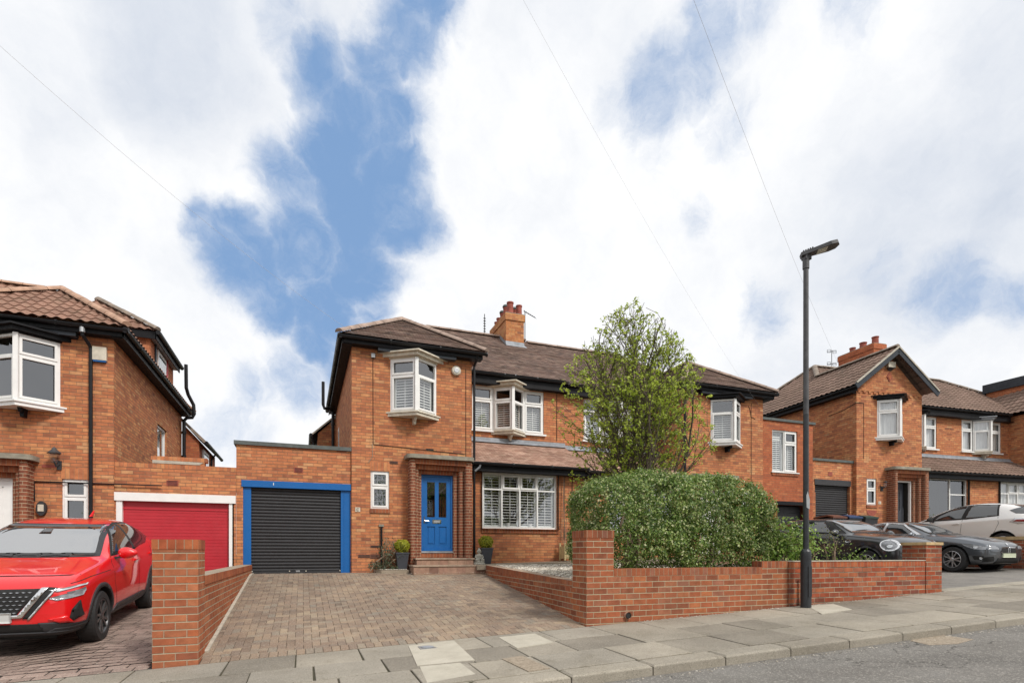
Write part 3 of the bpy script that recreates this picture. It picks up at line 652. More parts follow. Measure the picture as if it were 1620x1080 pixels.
def chimney_stack(G,root,u0,u1,v0,v1,zb,zt,pots,brk,aer=True):
    c=MB(); c.T=G
    c.box(u0,u1,v0,v1,zb,zt-.24,brk); c.box(u0-.03,u1+.03,v0-.03,v1+.03,zt-.24,zt-.0,brk); c.box(u0-.005,u1+.005,v0-.005,v1+.005,zt,zt+.03,M_CONC)
    ch=c.build('chimney',root)
    m=MB(); m.T=G; s=.706
    zf=lambda v: RZ-abs(v-4.7)*s
    m.poly([(u0-.012,v0-.012,zf(v0)-.05),(u1+.012,v0-.012,zf(v0)-.05),(u1+.012,v0-.012,zf(v0)+.14),(u0-.012,v0-.012,zf(v0)+.14)],M_LEAD)
    m.poly([(u0-.012,v0-.1,zf(v0-.1)+.02),(u1+.1,v0-.1,zf(v0-.1)+.02),(u1+.012,v0-.01,zf(v0)+.05),(u0-.012,v0-.01,zf(v0)+.05)],M_LEAD)
    n=7
    for i in range(n):
        a=v0+(4.7-v0)*i/n; b=v0+(4.7-v0)*(i+1)/n
        for x in (u0-.012,): m.poly([(x,b,zf(b)-.03),(x,a,zf(a)-.03),(x,a,zf(a)+.15),(x,b,zf(a)+.15)],M_LEAD)
    m.build('chimney_flashing',ch)
    for (a,b,r,h,cap) in pots:
        p=MB(); p.T=G; p.lathe([(r*1.12,0),(r*1.05,.04),(r,.07),(r*.94,h-.05),(r*1.08,h-.045),(r*1.1,h),(r*.85,h),(r*.8,h-.2),(0,h-.2)],(u0+(u1-u0)*a,v0+(v1-v0)*b,zt+.03),M_TERRA,16)
        po=p.build('chimney_pot',ch)
        if cap:
            p=MB(); p.T=G; p.lathe([(.0,h+.02),(r*1.25,h+.02),(r*1.3,h+.05),(r*1.0,h+.10),(0,h+.12)],(u0+(u1-u0)*a,v0+(v1-v0)*b,zt+.03),M_FELT,14); p.build('cowl',po)
    return ch
def aerial(parent,G,base,h,mode=0):
    m=MB(); m.T=G; x,y,z=base; m.tube([(x,y,z),(x,y,z+h)],.014,M_LINE,6)
    if mode==0:
        m.tube([(x-.05,y,z+h),(x+.36,y-.1,z+h-.22)],.014,M_LINE,6)
        for k in range(6): t=k/5; m.tube([(x+.36*t,y-.1*t-.08,z+h-.22*t-.07),(x+.36*t,y-.1*t+.08,z+h-.22*t+.07)],.006,M_LINE,5)
    elif mode==1:
        for k in range(7): zz=z+h*.45+h*.5*k/7; m.tube([(x-.04,y,zz),(x+.04,y,zz)],.02,M_LINE,5)
    else:
        for zz in (z+h*.55,z+h*.95):
            m.tube([(x-.28,y,zz-.03),(x+.28,y,zz+.04)],.012,M_LINE,6)
            for s in (-1,1):
                cx=x+s*.17; P=[(cx-.10,y,zz-.08),(cx+.10,y,zz-.05),(cx+.10,y,zz+.09),(cx-.10,y,zz+.06)]
                for i in range(4): m.tube([P[i],P[(i+1)%4]],.009,M_LINE,5)
    return m.build('tv_aerial',parent)
POTS=[(.3,.07,.115,.40,0),(.82,.10,.105,.36,0),(.28,.30,.10,.36,1),(.8,.32,.1,.34,1),(.28,.52,.09,.30,1),(.75,.55,.1,.34,0),(.3,.76,.10,.30,0),(.3,.92,.09,.26,0)]
M_CHIM=brick('chimney_brick',[(0,(.36,.13,.055)),(.3,(.45,.17,.065)),(.6,(.50,.24,.10)),(1,(.40,.15,.07))],(.30,.22,.14),joint=.010,dark=.5)
# --- house with the blue door
H1,G1=house('semi_detached_house','brick semi-detached house with blue front door beside the black roller garage, white shuttered windows',(1.13,14.3,0),door='blue',
   chimney=(5.52,6.20,4.0,5.7,6.9,8.40,POTS,M_CHIM))
aerial(H1,G1,(5.25,5.6,7.6),1.35,1); aerial(H1,G1,(6.32,4.2,7.6),1.05,0)
def h1_extras():
    # round alarm sounder
    m=MB(); m.T=G1@Matrix.Translation((2.66,-.0,4.80))@Matrix.Rotation(R(90),4,'X')
    m.lathe([(.11,0),(.125,.02),(.125,.05),(.10,.075),(0,.08)],(0,0,0),M_CREAM,20); m.lathe([(.075,.081),(.06,.086),(0,.086)],(0,0,0),M_METAL,16)
    m.build('alarm_bell',H1)
    # number plaque
    m=MB(); m.T=G1; m.box(.085,.205,-.015,0,1.02,1.13,M_CREAM); m.tube([(.145+.035*math.cos(t*PI/6),-.018,1.075+.035*math.sin(t*PI/6)) for t in range(1,12)],.004,M_LINE,5); m.tube([(.145,-.018,1.05),(.145,-.018,1.09)],.004,M_LINE,5)
    m.build('number_plaque',H1)
    # vents
    for (u0,u1,z0,z1) in ((.92,1.14,2.26,2.33),(.15,.45,-.12,-.04),(.45,.70,.13,.19),(.45,.68,-.14,-.03)):
        m=MB(); m.T=G1; m.box(u0,u1,-.008,.0,z0,z1,M_VENT)
        for i in range(3): zz=z0+(z1-z0)*(i+.5)/3; m.box(u0+.015,u1-.015,-.011,-.008,zz-.006,zz+.006,M_LINE)
        m.build('air_brick',H1)
    m=MB(); m.T=G1; m.box(1.86,2.06,-.01,0,2.66,2.70,M_LINE); m.build('vent_slot',H1)
    # phone line bracket box and cables running down the brickwork
    m=MB(); m.T=G1; m.box(.47,.56,-.07,0,4.88,4.98,M_METAL)
    m.tube([(.515,-.03,4.9),(.515,-.012,4.7),(.52,-.012,2.77),(.54,-.012,2.72),(2.9,-.012,2.62)],.007,M_LINE,6)
    m.tube([(.50,-.012,2.74),(.50,-.012,2.40),(.40,-.012,2.26)],.006,M_CONC,6)
    m.tube([(2.93,-.012,4.9),(2.93,-.012,2.55)],.006,M_LINE,6); m.build('phone_cable',H1)
    m=MB(); m.T=G1; m.tube([(.72,-.04,.66),(.72,-.04,-.35)],.026,M_BLACK,10); m.box(.66,.78,-.03,0,.66,.72,M_CONC); m.build('waste_pipe',H1)
    m=MB(); m.T=G1@Matrix.Translation((5.18,0,0)); m.tube([(.75,.185,2.2),(.75,.185,.4)],.006,M_LINE,6); m.tube([(1.0,.185,2.2),(1.0,.185,.0)],.008,M_LINE,6); m.build('wall_wire',H1)
    m=MB(); m.T=G1; m.tube([(6.3,1.485,5.0),(6.3,1.485,3.5)],.007,M_LINE,6); m.tube([(5.97+.35,1.485,5.0),(5.97+.35,1.485,3.4)],.0,M_LINE,6) if False else None; m.build('upper_wall_wire',H1)
    # side: soil pipe, rear outrigger, side window
    m=MB(); m.T=G1; m.tube([(-.12,6.6,-.2),(-.12,6.6,5.0),(-.2,6.55,5.12),(-.42,6.5,5.12),(-.46,6.5,5.25),(-.46,6.5,6.05)],.055,M_BLACK,12)
    for z in (3.6,4.6,5.0): m.tube([(-.12,6.6,z-.04),(-.12,6.6,z+.04)],.07,M_BLACK,12)
    m.build('soil_pipe',H1)
    m=MB(); m.T=G1; m.box(-.62,.0,7.2,10.5,-1,4.35,M_FAC); m.prism([(-.62,4.35),(0,4.35),(0,4.95)],7.2,10.5,M_FAC)
    m.bar((-.86,8.9,4.22),(.1,8.9,5.12),.05,3.6,M_RIDGEB,up=(.68,0,-.73)) if False else m.poly([(-.80,7.1,4.32),(.06,7.1,5.12),(.06,10.5,5.12),(-.80,10.5,4.32)],M_ROSE)
    m.poly([(-.80,10.5,4.29),(.06,10.5,5.09),(.06,7.1,5.09),(-.80,7.1,4.29)],M_FASC)
    m.bar((-.82,7.12,4.30),(.06,7.12,5.10),.04,.05,M_CREAM); gutter(m,(-.86,7.1,4.28),(-.86,10.5,4.28)); m.tube([(-.86,7.25,4.25),(-.80,7.25,4.1),(-.76,7.25,4.0),(-.76,7.25,0)],.035,M_BLACK,8)
    m.box(-.66,-.62,7.5,8.7,2.6,3.95,M_WHITE)
    m.build('rear_outrigger',H1)
    m=MB(); m.T=G1; m.box(-.005,.0,5.1,5.65,2.6,4.2,M_WHITE); m.box(-.012,-.004,5.2,5.55,2.7,4.1,M_GLASS); m.build('side_window',H1)
    # plants pots on the inner sill
h1_extras()
def sill_pot(u,z,r,h,label,plant):
    p=G1@Vector((u,.33,z)); root=empty('window_sill_pot',p,label,'plant pot')
    m=MB(); m.T=Matrix.Translation(p); m.lathe([(0,0),(r*.75,0),(r,h),(r*.9,h),(r*.85,h-.02),(0,h-.02)],(0,0,0),M_WHITE,16); m.build('pot',root)
    if plant:
        n=90; P=rng.normal(0,1,(n,3))*[r*.6,r*.4,r*.9]+np.array([p.x,p.y,p.z+h+r*1.0]); leaves('leaves',P,rng.normal(0,1,(n,3)),.035,M_LROSE,root)
sill_pot(4.25,.735,.055,.10,'white cactus pot on the sill inside the second pane of the ground floor window',True)
sill_pot(4.92,.735,.055,.095,'plain white pot on the sill inside the third pane of the ground floor window',False)
# --- attached house behind the tree
H2,G2=house('semi_detached_house','brick semi-detached house half hidden by the tree and hedge, joined to the blue door house',(14.24,14.3,-.06),mir=True,door='white',bay_roof=M_FASC)
m=MB(); m.T=G2; m.tube([(.5,-.01,4.95),(.5,-.01,1.0)],.007,M_LINE,6); m.tube([(.34,-.012,4.45),(.5,-.012,4.5),(.56,-.012,4.75),(.62,-.012,4.85)],.007,M_LINE,6); m.build('phone_cable',H2)
m=MB(); m.T=G2; m.tube([(3.15,-.045,5.0),(3.15,-.045,-.3)],.04,M_BLACK,10); m.build('downpipe',H2)
# two storey side extension of that house
m=MB(); m.T=Matrix.Translation((14.24,14.36,0))
EX=tag(empty('garage_extension',(15.3,14.36,-.4),'flat roofed brick garage extension with an upper window, behind the lamp post','building'))
facewall(m,0.02,2.28,-1,4.42,0,[(.46,1.58,2.71,4.13),(.68,2.02,-.6,1.62)],M_EXT,.1); m.poly([(2.28,0,-1),(2.28,6,-1),(2.28,6,4.42),(2.28,0,4.42)],M_EXT)
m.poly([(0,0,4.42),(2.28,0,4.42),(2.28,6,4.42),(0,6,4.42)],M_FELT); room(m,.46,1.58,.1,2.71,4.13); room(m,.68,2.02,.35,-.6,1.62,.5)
m.build('wall',EX)
m=MB(); m.T=Matrix.Translation((14.24,14.36,0)); m.box(-.02,2.36,-.05,6,4.42,4.50,M_FELT); m.build('parapet_coping',EX)
window(Matrix.Translation((14.70,14.40,2.71)),EX,1.12,1.42,[(0,.5,0,1),(.5,1,0,.72),(.5,1,.72,1)],.05,.06,[(0,.5,0,.84),(.5,1,0,.70),(0,.5,.86,1)],sash=(1,2))
m=MB(); m.T=Matrix.Translation((14.24,14.36,0)); m.box(.44,1.60,-.03,0,2.60,2.69,M_SOLD); m.box(.40,1.62,-.05,0,2.69,2.72,M_WHITE); m.build('sill',EX)
m=MB(); m.T=Matrix.Translation((14.24,14.36,0)); m.box(.60,2.1,-.02,0,1.62,1.74,M_FASC); m.build('lintel',EX)
m=MB(); m.T=Matrix.Translation((14.24,14.36,0)); m.box(.70,2.0,.28,.32,-.7,1.6,M_PLAS)
for i in range(28): m.box(.70,2.0,.265,.28,-.7+i*.08,-.7+i*.08+.05,M_PLAS)
m.build('garage_door',EX)
# --- left neighbour
H0,G0=house('left_semi_detached_house','brick house with brown pantile roof and side dormer behind the red car',(-3.83,14.3,-.50),mir=True,tile=M_PANL,tw=.20,te=.30,tt=.022,amp=.035,ridgem=M_RIDGEO,
   door='white',bay_roof=M_FASC,shut=False,small_leaded=False,lean=M_PANL,wallm=M_FAC,party=5.2)
H0.name='pantiled_house'
def h0_extras():
    new=lambda: (lambda m:(setattr(m,'T',G0),m)[1])(MB())
    # side wall with a window recess
    m=new(); z0,z1=-1.6,EZ+.02; y=[0,3.85,5.0,7.2]
    def sw(a,b,c,d): m.poly([(0,b,c),(0,a,c),(0,a,d),(0,b,d)],M_FAC)
    sw(0,3.85,z0,z1); sw(5.0,7.2,z0,z1); sw(3.85,5.0,z0,2.7); sw(3.85,5.0,4.15,z1)
    m.poly([(.1,3.85,2.7),(0,3.85,2.7),(0,3.85,4.15),(.1,3.85,4.15)],M_FAC); m.poly([(0,5,2.7),(.1,5,2.7),(.1,5,4.15),(0,5,4.15)],M_FAC); m.poly([(0,3.85,4.15),(0,5,4.15),(.1,5,4.15),(.1,3.85,4.15)],M_FAC)
    m.build('side_wall',H0)
    T=G0@Matrix.Translation((.05,3.85,2.7))@Matrix.Rotation(R(90),4,'Z')@Matrix.Scale(-1,4,(0,1,0)); window(T,H0,1.15,1.45,[(0,1,0,1)],.06,.06,curtain=True)
    # dormer
    m=new(); X0=.06; va,vb=3.35,6.2; zb,zt=5.45,6.34
    m.box(X0,2.4,va,vb,zb,zt,M_TILEH,skip='bt'); m.build('dormer',H0)
    m=new(); m.box(X0-.16,2.4,va-.12,va-.09,zt-.04,zt+.16,M_FASC); m.box(X0-.17,X0-.14,va-.12,vb+.1,zt-.04,zt+.16,M_FASC); m.box(X0-.15,2.4,va-.10,va,zt+.0,zt+.02,M_LEAD); m.box(X0-.15,X0,va-.1,vb,zt,zt+.02,M_LEAD)
    gutter(m,(X0-.22,va-.15,zt+.14),(X0-.22,vb+.12,zt+.14)); m.build('dormer_fascia',H0)
    m=new(); k=dict(w=.20,e=.30,t=.022,amp=.035)
    roofplane(m,[(X0-.2,va-.15,zt+.16),(2.9,va-.15,zt+.16),(1.45,va+.75,zt+.16+.95)],M_PANL,**k)
    roofplane(m,[(X0-.2,vb+.1,zt+.16),(X0-.2,va-.15,zt+.16),(1.45,va+.75,zt+.16+.95),(1.45,vb+.1,zt+.16+.95)],M_PANL,**k)
    ridge(m,(X0-.22,va-.17,zt+.22),(1.45,va+.75,zt+1.17),M_RIDGEB); ridge(m,(1.45,va+.75,zt+1.17),(1.45,vb,zt+1.17),M_RIDGEB); m.build('dormer_roof',H0)
    m=new(); m.box(X0-.03,X0,va+.75,va+1.75,zb+.1,zt-.05,M_WHITE); m.box(X0-.036,X0-.03,va+.85,va+1.65,zb+.2,zt-.15,M_GLASS); m.box(X0-.04,X0,va+.45,va+.55,zb,zt,M_FASG); m.box(X0-.04,X0,va+1.85,va+1.93,zb,zt,M_REDP); m.build('dormer_window',H0)
    # upper ridge of main roof seen over the wing
    # pipes
    m=new(); m.tube([(.48,-.28,5.2),(.48,-.26,5.05),(.42,-.1,4.92),(.40,-.05,4.85),(.40,-.05,-.9)],.036,M_BLACK,10)
    m.tube([(.48,-.28,5.22),(.48,-.28,5.1)],.05,M_METAL,10); m.build('downpipe',H0)
    m=new(); m.tube([(-.12,6.9,-.2),(-.12,6.9,4.9),(-.2,6.9,5.0),(-.36,6.9,5.02),(-.42,6.9,5.15),(-.40,6.9,5.45),(-.26,6.8,5.75),(-.22,6.7,5.95),(-.22,6.65,6.7)],.055,M_BLACK,12)
    for z in (3.7,4.5): m.tube([(-.12,6.9,z-.04),(-.12,6.9,z+.04)],.072,M_BLACK,12)
    m.build('soil_pipe',H0)
    us,ue,zb_=-.50,-.70,OZ
    m=new(); m.box(us,0,7.3,11.0,-1,zb_,M_EXT); m.prism([(us,zb_),(0,zb_),(0,zb_+.55)],7.3,11.0,M_EXT); m.poly([(ue,7.2,zb_-.06),(.06,7.2,zb_+.72),(.06,11,zb_+.72),(ue,11,zb_-.06)],M_PANL); m.poly([(ue,11,zb_-.11),(.06,11,zb_+.67),(.06,7.2,zb_+.67),(ue,7.2,zb_-.11)],M_FASC)
    m.bar((ue,7.2,zb_-.07),(.06,7.2,zb_+.70),.06,.09,M_RIDGEB); gutter(m,(ue-.04,7.2,zb_-.08),(ue-.04,11,zb_-.08)); m.box(us-.05,us,7.9,9.1,2.2,zb_-.2,M_WHITE); m.box(us-.06,us-.05,8.0,9.0,2.3,zb_-.3,M_GLASS)
    m.tube([(ue,9.6,zb_-.1),(us-.06,9.6,zb_-.3),(us-.05,9.6,0)],.035,M_BLACK,8)
    m.build('rear_outrigger',H0)
    # alarm box
    m=new(); m.box(.12,.37,-.07,0,4.62,4.90,M_CREAM); m.box(.13,.36,-.06,0,4.585,4.62,M_BLUE); m.build('alarm_box',H0)
    # wall lantern, bulkhead light, conduit
    m=new(); lx,lz=.98,2.48; m.prism([(lx-.075,lz-.16),(lx+.075,lz-.16),(lx+.1,lz+.02),(lx,lz+.1),(lx-.1,lz+.02)],-.03,0,M_LEAD) if False else None
    m.box(lx-.06,lx+.02,-.03,0,lz-.24,lz-.05,M_PLAS); m.tube([(lx-.02,-.03,lz-.12),(lx-.0,-.12,lz-.18),(lx+.02,-.16,lz-.08)],.018,M_PLAS,8)
    m.lathe([(0,.30),(.03,.28),(.05,.24),(.13,.17),(.125,.155),(.02,.155)],(lx+.02,-.16,lz-.08),M_LAMPG,6,False); m.build('wall_lantern',H0)
    m=new(); m.lathe([(.045,-.04),(.06,-.02),(.105,.155)],(lx+.02,-.16,lz-.08),M_LENS,6,False); m.build('lantern_glass',H0)
    m=new(); 
    m.prism([(1.25+.085*math.cos(t),1.42+.15*math.sin(t)) for t in [k*PI/10 for k in range(20)]],-.09,0,M_PLAS); m.box(1.20,1.30,-.10,-.09,1.36,1.5,M_CREAM); m.build('bulkhead_light',H0)
    m=new(); m.tube([(1.38,-.02,1.58),(1.38,-.02,1.98),(-.9,-.02,1.99)],.014,M_BLACK,8); m.tube([(.4,-.02,2.7),(.4,-.02,4.4)],.0,M_BLACK,6) if False else None; m.build('conduit',H0)
    m=new(); m.box(.0,.0,0,0,0,0,M_FAC) if False else m.box(1.02,1.26,-.012,0,2.28,2.34,M_TERRA); m.build('air_brick',H0)
h0_extras()
# --- houses further up the street
TH3=R(-4.5)
H3,G3=house('semi_detached_house','gable-fronted brick house with grey-brown pantiles and black bargeboards behind the silver car',(18.55,14.3,.62),rot=TH3,roof='gable',tile=M_PANR,tw=.23,te=.30,tt=.022,amp=.03,ridgem=M_RIDGEB,
   lean=M_PANR,door='open',shut=False,curtain=True,bay_roof=M_FASC,sl=.80,small_leaded=False,chimney=(5.3,6.0,3.9,5.8,6.9,8.85,[(.5,.12,.14,.36,0),(.5,.45,.15,.32,0),(.5,.75,.13,.28,0)],M_EXT))
aerial(H3,G3,(5.0,5.9,7.7),1.5,2)
m=MB(); m.T=G3; m.box(1.35,1.68,-.12,0,6.12,6.32,M_CREAM); m.prism([(1.30,6.02),(1.5,5.8),(1.58,6.0)],-.0,.0,M_CREAM) if False else m.poly([(1.35,-.12,6.12),(1.68,-.12,6.12),(1.6,-.0,6.02),(1.45,-.0,6.02)],M_PLAS); m.build('floodlight',H3)
m=MB(); m.T=G3; m.prism([(1.52,5.62),(1.66,5.80),(1.52,5.98),(1.38,5.80)],-.02,0,M_TERRA); m.prism([(1.52,5.68),(1.62,5.80),(1.52,5.92),(1.42,5.80)],-.03,-.02,M_EXT); m.build('diamond_vent',H3)
m=MB(); m.T=G3
for i in range(13): m.box(.05+i*.24,.17+i*.24,-.03,0,5.12,5.20,M_FAC)
m.box(0,3.09,-.02,0,5.20,5.24,M_FAC); m.build('corbel_course',H3)
m=MB(); m.T=G3; m.tube([(.32,-.01,4.75),(.32,-.01,2.75)],.006,M_LINE,6); m.tube([(0,-.01,4.75),(.32,-.01,4.75)],.01,M_LINE,6); m.tube([(-.01,0,4.75),(-.01,.5,4.62),(-.01,1.2,4.55)],.01,M_LINE,6); m.build('wall_cable',H3)
m=MB(); m.T=G3; m.tube([(1.15,-.02,1.72),(1.15,-.14,1.76)],.02,M_PLAS,8); m.lathe([(0,.22),(.07,.18),(.07,.16),(.03,.16)],(1.15,-.15,1.76),M_PLAS,12); m.lathe([(.055,0),(.065,.16)],(1.15,-.15,1.76),M_LENS,12); m.box(1.09,1.21,-.02,0,1.62,1.8,M_PLAS); m.build('wall_lantern',H3)
m=MB(); m.T=G3; m.box(1.0,1.12,-.012,0,1.15,1.25,M_CREAM); m.tube([(1.03,-.014,1.2),(1.09,-.014,1.2)],.008,M_LINE,5); m.build('number_plaque',H3)
m=MB(); m.T=G3; m.prism([(.45,.92),(.93,.92),(.88,.78),(.69,.68),(.5,.78)],-.012,0,M_TERRA); m.build('terracotta_wall_shield',H3)
g4=G3@Vector((13.11,0,0))
H4,G4=house('semi_detached_house','far brick house at the right edge with pantile roof, joined to the gabled house',tuple(g4),rot=TH3,mir=True,roof='gable',tile=M_PANR,tw=.23,te=.30,tt=.022,amp=.03,ridgem=M_RIDGEB,lean=M_PANR,door='white',shut=False,curtain=True,bay_roof=M_LEAD,sl=.80,small_leaded=False)
m=MB(); m.box(30,37,13.6,16.6,5.6,7.45,M_TILEH); m.build('roof_extension',H4)
m=MB(); m.box(29.9,37,13.5,16.7,7.45,7.85,M_FASG); m.build('roof_extension_fascia',H4)
# ================================================================ GARAGES
def roller(m,x0,x1,y,z0,z1,mat,p=.077):
    n=int((z1-z0)/p)
    for i in range(n):
        z=z1-i*p
        prof=[(0,0),(-.018,-.012),(-.022,-.035),(-.016,-.058),(0,-.066),(.004,-.077)]
        for j in range(len(prof)-1):
            (d0,h0),(d1,h1)=prof[j],prof[j+1]; m.poly([(x0,y+d1,z+h1),(x1,y+d1,z+h1),(x1,y+d0,z+h0),(x0,y+d0,z+h0)],mat,smooth=True)
def garage_blue():
    root=empty('garage',(-.15,14.35,-.47),'single brick garage with black roller shutter in a blue frame','garage'); T=Matrix.Translation((0,14.36,0))
    def new(): m=MB(); m.T=T; return m
    m=new(); facewall(m,-1.45,1.13,-1.4,2.52,0,[(-1.31,1.11,-.8,1.70)],M_FAC,.2); m.poly([(-1.45,6,-1),(-1.45,0,-1),(-1.45,0,2.52),(-1.45,6,2.52)],M_FAC); m.poly([(-1.45,0,2.5),(1.13,0,2.5),(1.13,6,2.5),(-1.45,6,2.5)],M_FELT)
    m.build('wall',root)
    m=new(); m.box(-1.50,1.13,-.05,6,2.52,2.61,M_FELT); m.build('coping',root)
    m=new(); m.box(-1.34,1.12,-.025,.12,1.545,1.70,M_BLUE); m.box(-1.31,-1.14,.03,.14,-.8,1.545,M_BLUE); m.box(.88,1.11,.03,.14,-.8,1.545,M_BLUE); m.box(.95,.96,.022,.03,-.8,1.545,M_BLUE); m.box(-.66,-.645,-.032,-.025,1.60,1.66,M_WHITE); m.build('door_frame',root)
    m=new(); roller(m,-1.14,.88,.10,-.46,1.545,M_PLAS); m.box(-1.14,.88,.06,.11,-.52,-.44,M_PLAS); m.box(-1.14,.88,.125,.13,-.8,1.6,M_PLAS)
    sh=m.build('roller_shutter',root)
    m=new(); m.box(-.16,-.07,.045,.06,-.46,-.42,M_METAL)
    for x in (-.3,.07,-1.12,.86): m.box(x-.012,x+.012,.05,.062,-.45,-.425,M_CREAM)
    m.build('shutter_handle',sh)
    m=new(); m.box(-.2,.0,-.008,0,1.93,2.05,M_TERRA)
    for i in range(4): m.box(-.18,-.02,-.012,-.008,1.945+i*.028,1.955+i*.028,M_LINE)
    m.build('air_brick',root)
def garage_red():
    root=empty('garage',(-2.64,14.35,-.75),'single brick garage with red up-and-over door and white lintel','garage'); T=Matrix.Translation((0,14.34,0))
    def new(): m=MB(); m.T=T; return m
    m=new(); facewall(m,-3.83,-1.45,-1.5,1.88,0,[(-3.80,-1.53,-1.2,1.30)],M_FAC,.15); m.poly([(-3.83,0,1.88),(-1.45,0,1.88),(-1.45,5,1.88),(-3.83,5,1.88)],M_FELT)
    m.build('wall',root); m=new(); m.box(-3.1,-2.1,0,.2,1.97,2.06,M_FAC); m.build('parapet',root)
    m=new(); m.box(-3.83,-1.45,-.004,.22,1.88,1.975,M_SOLDF); m.box(-3.15,-2.05,-.005,.22,2.06,2.15,M_SOLDF); m.prism([(-3.12,1.99),(-2.2,1.99),(-2.12,2.05),(-3.12,2.06)],-.012,-.0,M_STONE); m.build('parapet_coping',root)
    m=new(); m.box(-3.84,-1.46,-.03,.1,1.14,1.32,M_WHITE); m.box(-3.80,-3.69,.0,.1,-1.2,1.14,M_WHITE); m.box(-1.60,-1.50,.0,.1,-1.2,1.14,M_WHITE); m.build('door_frame',root)
    m=new(); m.box(-3.69,-1.60,.09,.13,-.78,1.14,M_REDP)
    for i in range(24): m.box(-3.66,-1.63,.085,.09,-.75+i*.075,-.75+i*.075+.062,M_REDP)
    m.box(-3.69,-1.60,.07,.09,.96,1.0,M_REDP); m.build('garage_door',root)
    m=new(); m.box(-2.85,-2.62,-.01,0,1.50,1.62,M_TERRA)
    for i in range(4): m.box(-2.83,-2.64,-.014,-.01,1.515+i*.028,1.525+i*.028,M_LINE)
    m.build('air_brick',root)
def garage_far():
    root=empty('garage',(17.5,14.4,.1),'black roller door garage between the lamp post and the gabled house','garage'); T=Matrix.Translation((0,14.45,0))
    m=MB(); m.T=T; facewall(m,16.5,18.62,-1,3.22,0,[(16.72,18.42,-.2,2.56)],M_FAC,.2); m.poly([(16.5,0,3.2),(18.6,0,3.2),(18.6,5,3.2),(16.5,5,3.2)],M_FELT)
    m.box(16.5,16.68,-.06,0,-1,2.1,M_FAC); m.build('wall',root)
    m=MB(); m.T=T; m.box(16.5,18.58,-.05,5,3.22,3.30,M_FELT); m.build('coping',root)
    m=MB(); m.T=T; m.box(16.70,18.44,-.02,.16,2.38,2.58,M_PLAS); roller(m,16.72,18.42,.12,-.2,2.38,M_PLAS); m.build('roller_shutter',root)
    m=MB(); m.T=T; m.box(17.35,17.55,-.008,0,2.72,2.86,M_TERRA); m.box(18.32,18.36,.04,.1,1.2,1.4,M_METAL); m.build('air_brick',root)
garage_blue(); garage_red(); garage_far()
# ================================================================ GROUND
def zb(x): return -1.215+.04*min(max(x,-40),60)
def zpav(x,y): return zb(x)+.02*(y-7.15)
def zroad(x,y): return zb(x)-.148-.012*(4.72-y)
def lerp(a,b,t): return a+(b-a)*t
def zdrive(x,y): return lerp(zb(x)+.004,-.49,min(max((y-7.15)/6.6,0),1))
def zleft(x,y): return lerp(zb(x)+.004,-.78+.02*(x+3),min(max((y-7.15)/7.1,0),1.1))
def zright(x,y):
    t=max(y-7.15,0); return zb(x)+.004+.02*t+(max(y-12,0))*.12
def sheet(fn,x0,x1,y0,y1,nx,ny,mat,dz=0):
    m=MB()
    for i in range(nx):
        for j in range(ny):
            X=[lerp(x0,x1,i/nx),lerp(x0,x1,(i+1)/nx)]; Y=[lerp(y0,y1,j/ny),lerp(y0,y1,(j+1)/ny)]
            m.poly([(X[0],Y[0],fn(X[0],Y[0])+dz),(X[1],Y[0],fn(X[1],Y[0])+dz),(X[1],Y[1],fn(X[1],Y[1])+dz),(X[0],Y[1],fn(X[0],Y[1])+dz)],mat)
    return m
def surf(name,cols,sc=8,rough=.9,bump=.5,bs=90,speck=None,crack=None):
    b=NB(name); p=b.pos(); c=b.ramp(b.noise(sc,6,p,.65),[(.3,cols[0]),(.5,cols[1]),(.7,cols[2])])
    k=b.rng(b.noise(bs*1.5,3,p),.3,.7,.78,1.2); c=b.mix(1.,c,b.xyz(k,k,k),'MULTIPLY')
    h=b.noise(bs,4,p,.7)
    if crack:
        wv=b.V('ADD',p,b.V('SCALE',b.noise(2.5,5,p,.6,True),scale=.35)); v=b.N('ShaderNodeTexVoronoi'); v.feature='DISTANCE_TO_EDGE'; v.inputs['Scale'].default_value=crack; b.set(v.inputs['Vector'],wv)
        ck=b.M('MULTIPLY',b.rng(v.outputs['Distance'],.004,.010,1,0),b.rng(b.noise(.5,3,p),.5,.58,0,1)); c=b.mix(b.M('MULTIPLY',ck,.7),c,(.04,.038,.034))
        c=b.mix(b.rng(b.noise(.35,5,p,.6),.55,.62,0,.4),c,(.11,.105,.098)); c=b.mix(b.rng(b.noise(5,6,p,.7),.60,.72,0,.35),c,(.27,.25,.21))
    if speck:
        v=b.N('ShaderNodeTexVoronoi'); v.inputs['Scale'].default_value=speck[0]; b.set(v.inputs['Vector'],p); r=b.sep(v.outputs['Color'])[0]
        c=b.mix(b.rng(r,speck[1],speck[1]+.05,0,speck[3]),c,speck[2]); h=b.M('ADD',h,b.M('MULTIPLY',v.outputs['Distance'],-.8))
    b.bsdf(c,rough,0.,b.bump(h,bump,.008),spec=.25); return b.m
